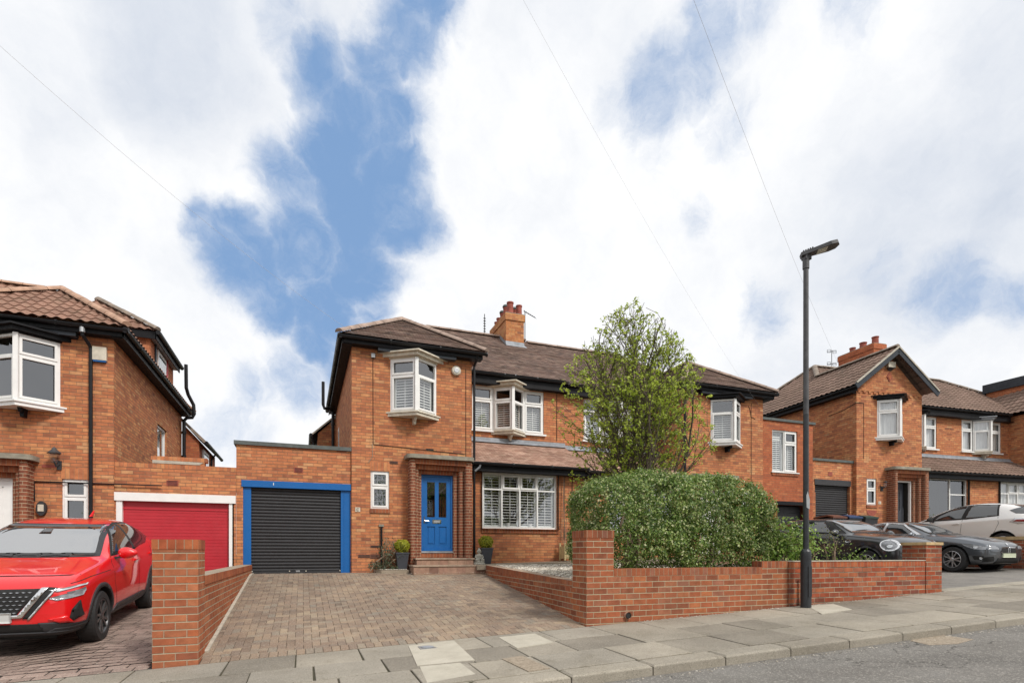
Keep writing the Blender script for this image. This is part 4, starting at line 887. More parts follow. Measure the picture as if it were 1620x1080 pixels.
def stonemat(name,tones,rough=.85,bs=60,bump=.4,dirt=(.10,.09,.07),da=.5,big=1.1):
    """tone picked per stone from the u coordinate"""
    b=NB(name); u=b.sep(b.uv())[0]; c=b.ramp(u,tones); p=b.pos()
    k=b.M('MULTIPLY',b.rng(b.noise(big,5,p,.6),.3,.7,.80,1.18),b.rng(b.noise(bs,4,p,.7),.3,.7,.80,1.2)); c=b.mix(1.,c,b.xyz(k,k,k),'MULTIPLY')
    c=b.mix(b.rng(b.noise(3.1,6,p,.7),.55,.75,0,da),c,dirt); c=b.mix(b.rng(b.noise(.8,6,p,.7),.5,.72,0,da*.8),c,tuple(x*1.15 for x in dirt))
    v=b.N('ShaderNodeTexVoronoi'); v.inputs['Scale'].default_value=120; b.set(v.inputs['Vector'],p); sp=b.sep(v.outputs['Color'])[0]; c=b.mix(b.rng(sp,.86,.9,0,.35),c,(.46,.43,.36)); c=b.mix(b.rng(sp,.10,.06,0,.4),c,(.06,.055,.045))
    b.bsdf(c,rough,0.,b.bump(b.noise(bs,4,p,.7),bump,.006),spec=.3); return b.m
M_GROUND=surf('earth_and_grass',((.05,.055,.025),(.07,.075,.035),(.09,.08,.05)),1.2,.95,.6,30)
M_ASPH=surf('asphalt',((.155,.145,.132),(.185,.175,.16),(.215,.205,.19)),1.6,.85,1.0,110,(70,.82,(.34,.32,.29),.7),crack=.9)
M_JOINT=surf('mossy_joint_dirt',((.05,.05,.025),(.075,.068,.045),(.11,.095,.07)),6,.95,.6,80)
M_PATH=surf('buff_concrete',((.24,.20,.15),(.30,.25,.19),(.35,.30,.24)),3,.9,.4,120)
M_DRV=surf('grey_tarmac_drive',((.16,.15,.14),(.20,.19,.175),(.24,.225,.2)),2,.9,.6,110,(80,.8,(.33,.31,.28),.5))
M_SLABS=stonemat('flagstone',[(0,(.19,.17,.14)),(.3,(.25,.225,.185)),(.6,(.325,.292,.238)),(.88,(.25,.23,.195)),(.93,(.46,.42,.34)),(1,(.50,.46,.38))],.88,140,.8,(.15,.13,.09),.5)
M_PAVER=stonemat('clay_block_paver',[(0,(.15,.112,.085)),(.25,(.235,.168,.122)),(.5,(.195,.148,.115)),(.75,(.275,.202,.142)),(.9,(.21,.18,.145)),(1,(.32,.245,.17))],.85,70,.5,(.40,.31,.21),.45,.45)
M_COBB=stonemat('imprinted_cobble',[(0,(.20,.145,.12)),(.4,(.26,.19,.16)),(.7,(.30,.22,.185)),(1,(.35,.26,.22))],.7,60,.6,(.10,.08,.07),.4)
M_PEB=stonemat('pebble',[(0,(.22,.20,.17)),(.25,(.42,.38,.32)),(.5,(.60,.55,.47)),(.8,(.72,.68,.60)),(1,(.34,.27,.20))],.7,30,.2,(.3,.27,.22),.3)
g=sheet(lambda x,y:zb(x)-.22+.045*(min(max(y,7.15),14.3)-7.15),-400,400,-400,500,1,1,M_GROUND)
g=MB(); XS=[-600,-40,-15,0,15,30,60,600]; YS=[-600,-20,-6,4.6,7.15,14.3,40,900]
gf=lambda x,y:zb(x)-.24+.045*(min(max(y,7.15),14.3)-7.15)
for i in range(7):
    for j in range(7): g.poly([(XS[i],YS[j],gf(XS[i],YS[j])),(XS[i+1],YS[j],gf(XS[i+1],YS[j])),(XS[i+1],YS[j+1],gf(XS[i+1],YS[j+1])),(XS[i],YS[j+1],gf(XS[i],YS[j+1]))],M_GROUND)
struct(g,'ground')
struct(sheet(zroad,-40,60,-5,4.735,20,3,M_ASPH),'road')
base=sheet(zpav,-40,60,4.73,7.16,30,2,M_JOINT,-.014)
def block(m,x0,x1,y0,y1,fn,mat,dep=.03,ch=.006,tone=None,dz=0,gap=.005,wob=0):
    """one stone: chamfered top following fn"""
    t=random.random() if tone is None else tone; uv=(t,random.random()); x0+=gap;x1-=gap;y0+=gap;y1-=gap
    c=[(x0,y0),(x1,y0),(x1,y1),(x0,y1)]; 
    if wob: c=[(x+random.uniform(-wob,wob),y+random.uniform(-wob,wob)) for x,y in c]
    cx,cy=(x0+x1)/2,(y0+y1)/2; dzs=[random.uniform(-.0015,.0015) for _ in c]
    def ins(p): return (p[0]+(ch if p[0]<cx else -ch),p[1]+(ch if p[1]<cy else -ch))
    T_=[(*ins(p),fn(*p)+dz+d) for p,d in zip(c,dzs)]; E=[(*p,fn(*p)+dz-ch*.8+d) for p,d in zip(c,dzs)]; B=[(*p,fn(*p)-dep) for p in c]
    m.poly(T_,mat,[uv]*4)
    for i in range(4):
        j=(i+1)%4; m.poly([T_[j],T_[i],E[i],E[j]],mat,[uv]*4); m.poly([E[j],E[i],B[i],B[j]],mat,[uv]*4)
rows=[(5.03,5.74),(5.74,6.42),(6.42,7.145)]
pv=base
rs=random.Random(3)
for r,(y0,y1) in enumerate(rows):
    x=-14+rs.random()*.5
    while x<30:
        L=rs.choice([.62,.72,.80,.92,.92]); 
        tone=rs.random()*.86
        block(pv,x,x+L,y0,y1,zpav,M_SLABS,tone=tone,dz=rs.uniform(-.004,.004),gap=.009,wob=.006); x+=L
struct(pv,'pavement')
kb=MB(); x=-14.
while x<30:
    L=.91; y0=4.72
    drop=.0
    block(kb,x,x+L,4.72,5.02,lambda a,b:zpav(a,b)+.004,M_SLABS,dep=.22,ch=.028,tone=rs.uniform(.3,.8),gap=.007); x+=L
struct(kb,'kerb')
def patch(name,pts,mat,label,cat,dz=.006,t=.01):
    m=MB(); m.slab([(x,y,zpav(x,y)+dz) for x,y in pts],t,mat); return tag(m.build(name),kind='structure')
# herringbone block paving
dv=sheet(zdrive,-1.13,4.35,7.15,14.4,6,8,M_JOINT,-.012)
u=.1025; nx=int(5.4/u)+1; ny=int(7.0/u)+1; X0,Y0=-1.12,7.36
def inside(x,y): return x<3.86+.06*(y-7.6)*1.0+.05 if y>7.5 else x<3.86
for i in range(nx):
    for j in range(ny):
        t=(i-j)%4; x=X0+i*u; y=Y0+j*u
        if not inside(x,y) or y>14.3: continue
        if y<7.5 and x>3.8: continue
        if t==0: block(dv,x,x+2*u,y,y+u,zdrive,M_PAVER,dep=.012,ch=.004,gap=.002)
        elif t==3: block(dv,x,x+u,y,y+2*u,zdrive,M_PAVER,dep=.012,ch=.004,gap=.002)
        elif i==0 and t==1: block(dv,x,x+u,y,y+u,zdrive,M_PAVER,dep=.012,ch=.004,gap=.002)
        elif j==0 and t==2: block(dv,x,x+u,y,y+u,zdrive,M_PAVER,dep=.012,ch=.004,gap=.002)
x=-1.10
while x<3.82: block(dv,x,x+u,7.155,7.36,zdrive,M_PAVER,dep=.012,ch=.004,gap=.0025); x+=u
struct(dv,'driveway')
# neighbour's curved imprint cobbles
lv=sheet(zleft,-9.5,-1.56,7.15,14.4,8,8,M_LINE,-.010)
y=7.16; r=0
while y<14.2:
    x=-9.4+(r%2)*.11; hh=.135+.02*math.sin(r*2.1)
    am=min(1,max(0,(y-7.42)/.9)); f=lambda xx,k=r,am=am:am*(.10*math.sin(xx*2.1+k*.05)+.05*math.sin(xx*4.7+1))
    while x<-1.66:
        L=.17+rs.random()*.12; x1=min(x+L,-1.6)
        if r<2: 
            block(lv,x,x1,y,y+hh-.004,zleft,M_COBB,dep=.008,ch=.008,gap=.006,wob=.006)
        else:
            tt=rs.random(); uv=(tt,.5); g_=.006
            P=[(x+g_,y+g_+f(x)),(x1-g_,y+g_+f(x1)),(x1-g_+.03,y+hh-g_+f(x1)),(x+g_+.03,y+hh-g_+f(x))]
            lv.poly([(a,b,zleft(a,b)+rs.uniform(0,.003)) for a,b in P],M_COBB,[uv]*4)
        x=x1
    y+=hh; r+=1
struct(lv,'neighbour_driveway')
rd=sheet(zright,11.57,32,7.15,14.6,20,10,M_DRV,.0); struct(rd,'upper_driveway')
m=MB()
for i in range(16):
    a,b=11.6+i*.92,11.6+(i+1)*.92; block(m,a,b,7.12,7.42,lambda x,y:zpav(x,y)+.012,M_SLABS,tone=.9,ch=.01,gap=.006)
struct(m,'driveway_edging')
# pavement details
def onpav(px,py,dz=0):
    s_,c_=math.sin(R(20.6)),math.cos(R(20.6)); r_=(px-810)/880; u_=(874-py)/880; dx=s_+c_*r_; dy=c_-s_*r_
    d=(-1.215-.143+dz)/(u_-.04*dx-.02*dy); return (dx*d,dy*d)
def quadpatch(name,pp,mat,dz=.004):
    m=MB(); P=[onpav(*p) for p in pp]; m.slab([(x,y,zpav(x,y)+dz) for x,y in P],.02,mat); struct(m,name)
M_PALE=surf('pale_new_concrete',((.38,.35,.29),(.44,.41,.34),(.49,.455,.385)),4,.9,.35,130)
M_GRIT=surf('gritty_patch',((.20,.16,.12),(.30,.25,.19),(.40,.34,.27)),30,.95,1.0,60)
quadpatch('pavement_patch',[(735,1043),(693,1014),(645,1021),(660,1052)][::-1] if False else [(660,1053),(751,1044),(718,1013),(646,1021)],M_PALE,.007)
quadpatch('pavement_patch',[(818,1025),(876,1016),(846,1002),(789,1008)],M_PALE,.007)
quadpatch('pavement_patch',[(836,1062),(870,1057),(826,1037),(794,1042)],M_GRIT,.007)
quadpatch('pavement_patch',[(676,1080),(752,1066),(728,1048),(664,1054)],M_PALE,.005)
quadpatch('pavement_patch',[(1300,971),(1348,964),(1318,955),(1276,958)],M_PALE,.007)
quadpatch('pavement_patch',[(1425,1018),(1460,1021),(1530,1013),(1490,1004)],M_GRIT,.007) if False else None
def onroad(px,py):
    s_,c_=math.sin(R(20.6)),math.cos(R(20.6)); r_=(px-810)/880; u_=(874-py)/880; dx=s_+c_*r_; dy=c_-s_*r_
    d=(-1.215-.148-.012*4.72)/(u_-.04*dx-.012*dy); return dx*d,dy*d
m=MB(); P=[onroad(*p) for p in ((1455,1006),(1490,1004),(1540,1011),(1515,1018),(1470,1020),(1440,1013))]; m.slab([(x,y,zroad(x,y)+.004) for x,y in P],.02,M_GRIT); struct(m,'road_patch')
x,y=onpav(676,1024); m=MB(); m.box(x-.10,x+.10,y-.10,y+.10,zpav(x,y)-.01,zpav(x,y)+.010,M_METAL); m.lathe([(.075,0),(.08,.008),(.02,.010),(0,.010)],(x,y,zpav(x,y)+.008),M_LEAD,20); tag(m.build('stopcock_cover'),'small grey metal water stopcock cover in the pavement before the block drive','stopcock cover')
# ================================================================ GARDEN WALLS
def wallthing(name,label,loc,cat='wall'): return empty(name,loc,label,cat)
w=wallthing('boundary_wall','low brick boundary wall with square pier between the red car and the block drive',(-1.3,7.15,-1.27))
m=MB(); m.uo=1.56; m.box(-1.56,-1.11,7.15,7.60,-1.5,.04,M_PIER); m.build('pier',w)
m=MB(); m.box(-1.565,-1.105,7.145,7.585,.04,.15,M_SOLDW,rot=False); m.build('pier_coping',w)
m=MB(); m.box(-1.36,-1.12,7.58,14.30,-1.5,-.385,M_PIER); m.build('wall',w)
m=MB(); m.box(-1.37,-1.11,7.58,14.30,-.385,-.275,M_SOLDW,top=M_PATH); m.build('coping',w)
m=MB()
for i in range(14):
    ya,yb=lerp(7.6,14.3,i/14),lerp(7.6,14.3,(i+1)/14); m.bar((-1.095,ya,zdrive(-1.1,ya)+.004),(-1.095,yb,zdrive(-1.1,yb)+.004),.045,.03,M_STONE)
m.build('mortar_fillet',w)
w=wallthing('boundary_wall','red brick front wall with tall pier, running below the hedge to the lamp post',(5.5,7.2,-1.0))
m=MB(); m.uo=-3.84; m.box(3.84,4.29,7.15,7.60,-1.4,.22,M_WALL); m.build('pier',w)
m=MB(); m.box(3.835,4.295,7.145,7.605,.22,.33,M_SOLD); m.build('pier_coping',w)
m=MB(); m.uo=-3.84; m.box(4.29,7.10,7.152,7.37,-1.4,-.345,M_WALL); m.box(7.10,7.66,7.152,7.37,-1.4,-.25,M_WALL); m.build('wall',w)
m=MB(); m.box(4.295,7.10,7.148,7.375,-.345,-.235,M_SOLD); m.box(7.10,7.66,7.148,7.375,-.25,-.14,M_SOLD); m.build('coping',w)
m=MB(); x=4.52; m.tube([(x,7.30,-.93),(x,7.11,-.93)],.052,M_RIDGEO,14,cap=False); m.tube([(x,7.12,-.93),(x,7.28,-.93)],.040,M_LINE,12); m.build('drain_pipe',w)
m=MB(); m.box(3.85,4.07,7.58,13.3,-1.4,-.46,M_WALL)
for i in range(1): pass
rw=empty('retaining_wall',(4.0,10,-.8),'low sloping-sided brick retaining wall between block drive and pebble bed','wall')
m=MB(); n=12
for i in range(n):
    y0,y1=lerp(7.58,13.3,i/n),lerp(7.58,13.3,(i+1)/n); xa,xb=lerp(3.85,4.28,i/n),lerp(3.85,4.28,(i+1)/n); za,zc=lerp(-.43,-.305,i/n),lerp(-.43,-.305,(i+1)/n)
    m.poly([(xa,y0,-1.3),(xa,y0,za-.11),(xb,y1,zc-.11),(xb,y1,-1.3)],M_WALL); m.poly([(xa,y0,za-.11),(xa,y0,za),(xb,y1,zc),(xb,y1,zc-.11)],M_SOLD); m.poly([(xa,y0,za),(xa+.22,y0,za),(xb+.22,y1,zc),(xb,y1,zc)],M_STEPT)
    m.poly([(xb+.22,y1,-1.3),(xb+.22,y1,zc),(xa+.22,y0,za),(xa+.22,y0,-1.3)],M_WALL)
m.poly([(3.85,7.58,-1.3),(4.07,7.58,-1.3),(4.07,7.58,-.43),(3.85,7.58,-.43)],M_WALL); m.build('wall',rw)
w=wallthing('boundary_wall','older weathered brick wall with sandstone capped pier in front of the black car',(9.4,7.2,-.9))
m=MB(); m.box(7.68,11.10,7.155,7.37,-1.4,-.25,M_WALLO); m.build('wall',w)
m=MB(); m.box(7.68,11.10,7.150,7.375,-.25,-.15,M_SOLDW); m.box(7.68,11.10,7.14,7.385,-.15,-.135,M_STONE); m.build('coping',w)
m=MB(); m.box(11.12,11.57,7.15,7.60,-1.4,.15,M_WALLO); m.build('pier',w)
m=MB(); m.box(11.10,11.59,7.13,7.62,.15,.205,plain('sandstone_cap',(.50,.36,.19),.85,var=.25,vs=9,bump=.4)); m.build('pier_cap',w)
w=wallthing('boundary_wall','brick dividing wall with rounded sandstone top between the grey and silver cars',(18.4,10.5,-.4))
m=MB(); m.box(18.28,18.5,7.9,13.6,-1.2,.36,M_WALLO); m.build('wall',w)
m=MB(); m.box(18.25,18.53,7.88,13.6,.36,.45,MATS['sandstone_cap']); m.build('coping',w)
m=MB(); m.tube([(7.93,7.08,-.95),(7.93,7.08,-.40)],.022,M_BARK,8); m.lathe([(.05,0),(.035,.2),(.02,.25)],(7.93,7.08,-.95),M_BARKL,8); tag(m.build('metal_post'),'short rusty metal post standing against the wall beside the lamp post','post')
# beds
zbed=lambda x,y:lerp(-.455,-.335,min(max((y-7.58)/5.72,0),1))
m=MB()
for i in range(8):
    ya,yb=lerp(7.37,13.3,i/8),lerp(7.37,13.3,(i+1)/8); xa,xb=[3.85+.215+.43*max(y_-7.58,0)/5.72 for y_ in (ya,yb)]
    m.poly([(xa,ya,zbed(0,ya)),(12,ya,zbed(0,ya)),(12,yb,zbed(0,yb)),(xb,yb,zbed(0,yb))],M_SOIL)
struct(m,'garden_bed')
m=MB(); m.slab([(4.05,13.22,-.305),(11.1,13.22,-.14),(11.1,14.52,-.14),(4.05,14.52,-.305)],.12,M_PATH); struct(m,'path')
def stones(name,pts,size,mat,parent=None):
    n=len(pts); a=np.array([[1,0,0],[0,1,0],[-1,0,0],[0,-1,0],[.55,.55,.7],[-.55,.55,.7],[-.55,-.55,.7],[.55,-.55,.7]],float)
    s=size*rng.uniform(.5,1.2,(n,1,1))*rng.uniform(.6,1.2,(n,1,3)); s[:,:,2]*=.7; th=rng.uniform(0,2*PI,n); V=a[None]*s
    x=V[:,:,0]*np.cos(th)[:,None]-V[:,:,1]*np.sin(th)[:,None]; y=V[:,:,0]*np.sin(th)[:,None]+V[:,:,1]*np.cos(th)[:,None]
    V=np.stack([x,y,V[:,:,2]],2)+np.array(pts)[:,None,:]; F=[(0,1,4),(1,5,4),(1,2,5),(2,6,5),(2,3,6),(3,7,6),(3,0,7),(0,4,7),(4,5,6),(4,6,7)]
    me=bpy.data.meshes.new(name); base=np.arange(n)*8; FF=(np.array(F)[None]+base[:,None,None]).reshape(-1,3)
    me.from_pydata(V.reshape(-1,3).tolist(),[],FF.tolist()); me.materials.append(mat); uvl=me.uv_layers.new(name='UVMap'); t=np.repeat(rng.uniform(0,1,n),len(F)*3); uv=np.stack([t,t],1).reshape(-1); uvl.data.foreach_set('uv',uv)
    o=bpy.data.objects.new(name,me); S.collection.objects.link(o)
    if parent: o.parent=parent
    return o
n=10500; px_=rng.uniform(4.1,8.2,n); py_=rng.uniform(7.7,13.25,n); keep=~((px_>6.2)&(py_<9.5)); px_,py_=px_[keep],py_[keep]
tag(stones('gravel',[(a,b,zbed(a,b)+.008+rng.uniform(0,.02)) for a,b in zip(px_,py_) if a>4.10+.075*(b-7.58)],.046,M_PEB),'pale grey and cream pebbles covering the bed behind the retaining wall','gravel',kind='stuff')
rb=empty('edging_kerb',(2.1,13.9,-.45),'low concrete edged pebble strip under the downpipe left of the doorstep','flower bed')
m=MB(); m.slab([(1.66,13.86,-.42),(1.78,13.70,-.42),(2.44,13.66,-.42),(2.44,14.3,-.42),(1.66,14.3,-.42)],.10,M_PATH); m.build('edging',rb)
so=stones('bed_pebbles',[(rng.uniform(1.75,2.42),rng.uniform(13.75,14.28),-.41) for _ in range(420)],.024,M_PEB)
tag(so,'loose pale pebbles in the little bed left of the doorstep','gravel',kind='stuff')
tag(stones('stray_gravel',[(x,7.13-abs(rng.normal(0,.03)),zpav(x,7.1)+.002) for x in rng.uniform(4.8,7.4,160)]+[(x,7.13-abs(rng.normal(0,.05)),zpav(x,7.1)+.002) for x in rng.uniform(8,11.5,120)]+[(x,13.2-abs(rng.normal(0,.05)),-.49+.003) for x in rng.uniform(2.4,4.2,70)]+[(x,4.68-abs(rng.normal(0,.06)),zroad(x,4.6)+.002) for x in rng.uniform(-1,12,420)],.011,M_PEB),'tiny loose stones and leaf litter along the foot of the walls and kerb','gravel',kind='stuff')
# ================================================================ LAMP POST
LZ=-.09
lp=empty('street_lamp',(7.82,6.93,-.87),'tall dark street lamp with flat LED head standing on the pavement by the brick wall','street lamp')
X,Y=7.82,6.93
m=MB(); m.tube([(X,Y,-1.0),(X,Y,-.02),(X,Y,.02),(X,Y,.055),(X,Y,.065)],[.083,.083,.079,.060,.044],M_LAMPP,24); m.box(X-.035,X+.035,Y-.088,Y-.06,-.72,-.22,M_LAMPP); m.build('base_sleeve',lp)
m=MB(); m.tube([(X,Y,.05),(X,Y,2.3)],[.044,.043],M_LAMPP,20,cap=False); m.tube([(X,Y,2.3),(X,Y,4.86+LZ)],[.043,.040],M_LAMPG,20); m.build('column',lp)
m=MB(); m.tube([(X,Y,4.80+LZ),(X,Y,4.98+LZ)],.052,M_LAMPG,16); m.box(X-.05,X+.07,Y-.05,Y+.05,4.95+LZ,5.02+LZ,M_LAMPG); m.build('bracket',lp)
hd=Vector((.72,-.55,0)).normalized(); T=Matrix.Translation((X-.04,Y+.03,5.00+LZ))@Matrix.Rotation(math.atan2(hd.y,hd.x),4,'Z')@Matrix.Rotation(R(-15),4,'Y')
m=MB(); m.T=T; P=[(-.02,-.07),(.16,-.085),(.42,-.125),(.52,-.10),(.56,0),(.52,.10),(.42,.125),(.16,.085),(-.02,.07)]
m.slab([(x,y,.06-.03*(x/.66)) for x,y in P],.055,M_LAMPG); 
for k in range(5): m.box(.02+k*.035,.035+k*.035,-.06,.06,.05,.085,M_LAMPG)
m.build('lamp_head',lp)
m=MB(); m.T=T; m.box(.22,.47,-.085,.085,-.012,.0,plain('led_lens',(.55,.55,.5),.3,var=.05)); m.build('led_panel',lp)
m=MB(); m.T=Matrix.Translation((X,Y,0)); m.prism([(-.035,.75),(.03,.72),(.036,.88),(-.01,1.02),(-.04,.95)],-.0455,-.044,M_METAL); m.box(.0,.03,-.046,-.042,.55,.68,M_WHITE) if False else None; m.build('worn_sticker',lp)
# ================================================================ POTS, STATUE, PLANTER
def topiary(x,y,z,label,r=.185,h=.43):
    root=empty('potted_topiary',(x,y,z),label,'potted plant'); m=MB(); b=.105;t=.16
    B=[(x-b,y-b,z),(x+b,y-b,z),(x+b,y+b,z),(x-b,y+b,z)]; T_=[(x-t,y-t,z+h),(x+t,y-t,z+h),(x+t,y+t,z+h),(x-t,y+t,z+h)]
    for i in range(4): j=(i+1)%4; m.poly([B[i],B[j],T_[j],T_[i]],M_PLANT)
    m.box(x-t-.008,x+t+.008,y-t-.008,y+t+.008,z+h-.03,z+h,M_PLANT); m.poly(B[::-1],M_PLANT); m.box(x-t+.02,x+t-.02,y-t+.02,y+t-.02,z+h-.02,z+h+.004,M_SOIL); m.build('pot',root)
    N=2600; d=rng.normal(0,1,(N,3)); d/=np.linalg.norm(d,axis=1)[:,None]; rr=r*(.80+.26*rng.random((N,1))**.7)*(1+.07*np.sin(d[:,:1]*7+d[:,2:]*5)); P=d*rr*np.array([1,1,.92])+np.array([x,y,z+h+r*.80]); k=P[:,2]>z+h-.03
    leaves('foliage',P[k],d[k],.030,M_LBOX,root,.7)
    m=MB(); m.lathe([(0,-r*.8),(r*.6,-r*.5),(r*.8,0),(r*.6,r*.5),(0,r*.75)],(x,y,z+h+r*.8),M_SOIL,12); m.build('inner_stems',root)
topiary(2.30,13.93,-.42,'clipped yellow-green box ball in a square dark pot left of the blue door')
topiary(4.52,14.0,-.30,'box ball in a square dark pot beside the small stone statue')
st=empty('seated_statue',(4.25,13.72,-.30),'small weathered stone seated meditating figure at the foot of the downpipe','statue')
def statue(x,y,z):
    m=MB(); c=(x,y,z); m.lathe([(0,0),(.15,0),(.155,.03),(.13,.055),(.14,.08),(.12,.095),(0,.095)],c,M_BUD,20,sx=1.05,sy=.8); m.build('plinth',st)
    b=MB(); 
    b.lathe([(0,.09),(.085,.10),(.08,.17),(.088,.22),(.075,.255),(.035,.275),(.028,.29),(.045,.305),(.055,.335),(.05,.37),(.03,.392),(.022,.40),(.018,.42),(0,.43)],c,M_BUD,20,sx=1,sy=.72)
    for s in (-1,1):
        b.tube([(x+s*.02,y-.07,z+.115),(x+s*.10,y-.06,z+.12),(x+s*.115,y-.0,z+.12),(x+s*.06,y+.03,z+.12)],[.028,.033,.03,.02],M_BUD,10)
        b.tube([(x+s*.075,y,z+.245),(x+s*.098,y-.015,z+.19),(x+s*.07,y-.06,z+.150),(x+s*.01,y-.085,z+.142)],[.024,.022,.018,.014],M_BUD,8)
        b.tube([(x+s*.052,y,z+.345),(x+s*.052,y-.002,z+.305)],[.008,.010],M_BUD,6)
        b.tube([(x+s*.018,y-.036,z+.343),(x+s*.030,y-.032,z+.343)],.005,M_LINE,5)
    b.tube([(x,y-.038,z+.345),(x,y-.046,z+.328)],[.004,.008],M_BUD,6); b.tube([(x-.012,y-.038,z+.315),(x+.012,y-.038,z+.315)],.004,M_BUD,5)
    b.build('figure',st)
statue(4.25,13.72,-.30)
wp=empty('wooden_planter',(7.02,14.22,-.21),'square pale timber planter with corner posts against the brick wall by the hedge','planter')
m=MB(); x,y,z=7.02,14.20,-.21; a=.16
for i in range(6): m.box(x-a+i*.0535,x-a+i*.0535+.049,y-a,y-a+.02,z+.05,z+.40,M_WOOD); m.box(x-a,x-a+.02,y-a+i*.0535,y-a+i*.0535+.049,z+.05,z+.40,M_WOOD)
m.box(x-a,x+a,y+a-.02,y+a,z+.05,z+.4,M_WOOD); m.box(x+a-.02,x+a,y-a,y+a,z+.05,z+.4,M_WOOD); m.box(x-a+.02,x+a-.02,y-a+.02,y+a-.02,z+.3,z+.36,M_SOIL); m.build('box',wp)
for sx in (-1,1):
    for sy in (-1,1): m=MB(); m.box(x+sx*a-.022,x+sx*a+.022,y+sy*a-.022,y+sy*a+.022,z,z+.46,M_WOOD); m.lathe([(.025,0),(.025,.015),(0,.03)],(x+sx*a,y+sy*a,z+.46),M_WOOD,8); m.build('post',wp)
cl=empty('climbing_plant',(7.0,14.28,.1),'bare thin climber stems rising from the wooden planter up the brick wall','climber')
m=MB()
for (dx,h,r) in ((0,2.3,.012),(.06,.9,.006),(-.07,.75,.006),(.1,.6,.005),(-.03,1.2,.006),(.14,.5,.005)):
    m.tube([(7.0+dx*.5,14.24,.1),(7.0+dx+.02,14.36,.35),(7.0+dx*1.3,14.42,.1+h*.6),(7.0+dx*1.2+.03,14.44,.1+h)],r,M_BARKL,6)
m.build('stems',cl)
P=np.array([[7.0+rng.normal(0,.16),14.38+rng.normal(0,.04),.1+rng.uniform(.1,.5)] for _ in range(60)]); leaves('leaves',P,P*0+[0,-1,.3],.03,M_LROSE,cl)
# rose by the downpipe
ro=empty('rose_bush',(1.85,14.0,-.42),'straggly rose bush with thick bare stems beside the doorstep pebble bed','rose bush')
m=MB(); st_=[]
for (x1,z1,dy) in ((2.05,.05,-.05),(2.12,.30,0),(1.80,.16,-.1),(2.3,-.05,-.15),(1.6,-.25,-.2),(1.95,.38,.05),(2.2,.15,-.1)):
    a=Vector((1.86,14.02,-.42)); c=Vector((x1,13.98+dy,z1)); b_=(a+c)/2+Vector((rng.uniform(-.12,.12),-.08,.05)); m.tube([a,b_,c],[.018,.012,.006],M_BARKL,7)
    for t in np.linspace(.3,1,16): q=a.lerp(b_,min(1,t*2)) if t<.5 else b_.lerp(c,t*2-1); st_.append(q)
m.tube([(1.52,13.75,-.44),(1.7,13.85,-.2),(1.95,13.9,-.02)],[.014,.014,.012],M_BARKL,7)
m.build('stems',ro)
P=np.array([[q.x+rng.normal(0,.075),q.y+rng.normal(0,.06),q.z+rng.normal(0,.05)] for q in st_ for _ in range(7)]); leaves('leaves',P,P*0+[0,-.5,.8],.045,M_LROSE,ro)
P=np.array([[rng.uniform(1.5,2.2),rng.uniform(13.75,14.1),-.40+abs(rng.normal(0,.07))] for _ in range(380)]); leaves('low_leaves',P,P*0+[0,-.3,1],.045,M_LROSE,ro)
# ================================================================ HEDGE AND SHRUBS
def hedge():
    root=empty('hedge',(6.1,8.5,-.35),'large rounded clipped evergreen hedge with small variegated leaves behind the front wall','hedge')
    C=np.array([6.18,8.30,.45]); A=np.array([1.83,.84,.86]); e=4.0
    def surf_pts(n):
        d=rng.normal(0,1,(n,3)); d[:,2]*=.9; d/=np.linalg.norm(d,axis=1)[:,None]
        rad=1/((np.abs(d[:,0])**e+np.abs(d[:,1])**e+np.abs(d[:,2])**e)**(1/e)); U=d*rad[:,None]
        nr=np.sign(d)*np.abs(U)**(e-1)/A; nr/=np.linalg.norm(nr,axis=1)[:,None]; return U,nr
    K=4300; U,nr=surf_pts(K); amp=rng.uniform(-.055,.055,K)+.035*np.sin(U[:,0]*8+U[:,2]*5); cc=C+U*A+nr*amp[:,None]
    keep=rng.random(K)>np.clip((-.02-cc[:,2])/.5,0,1)*.55; hole=(np.sin(cc[:,0]*5.3+1)*np.sin(cc[:,2]*6.1+.5)+.6*np.sin(cc[:,0]*11+cc[:,2]*7)>.72)&(cc[:,2]<.75); keep&=~(hole&(rng.random(K)<.75))
    cc,nr=cc[keep],nr[keep]; n=19; m_=len(cc); off=rng.normal(0,1,(m_,n,3)); off/=np.linalg.norm(off,axis=2)[:,:,None]; off*=(rng.random((m_,n,1))**.5)*.085
    P=(cc[:,None,:]+off).reshape(-1,3); NN=(np.repeat(nr[:,None,:],n,1)*.9+off/.085*.8).reshape(-1,3); k=P[:,2]>-.36
    leaves('foliage',P[k],NN[k],.044,M_LHEDGE,root,.55,.62)
    M2=9000; d=rng.normal(0,1,(M2,3)); d/=np.linalg.norm(d,axis=1)[:,None]; r=rng.random((M2,1))**.5*.86; P=C+d*r*A*1.05; k=P[:,2]>-.3; leaves('inner_foliage',P[k],d[k],.06,M_LHEDGE,root,1.2)
    # sprigs breaking the outline
    K=900; x=rng.uniform(4.45,8.0,K); y=rng.uniform(7.8,8.9,K); zt=C[2]-.02+A[2]*(1-np.clip(np.abs((x-C[0])/A[0]),0,1)**e*np.ones(K)-np.abs((y-C[1])/A[1])**e*.6).clip(0,1)**(1/e)
    P=np.stack([x,y,zt+rng.uniform(0,.07,K)],1); leaves('sprigs',P,P*0+[0,0,1],.04,M_LHEDGE,root)
    m=MB(); rr=random.Random(4)
    for bx,by in ((5.05,7.95),(5.12,8.0),(5.0,8.1),(6.6,8.0),(6.75,8.1),(4.5,8.3)):
        p=Vector((bx,by,-.4)); pts=[p]; 
        for k in range(4): p=p+Vector((rr.uniform(-.16,.16),rr.uniform(-.1,.1),.28)); pts.append(p)
        m.tube(pts,[.045,.038,.03,.022,.012],M_BARKL,8)
        m.build('trunk',root); m=MB()
hedge()
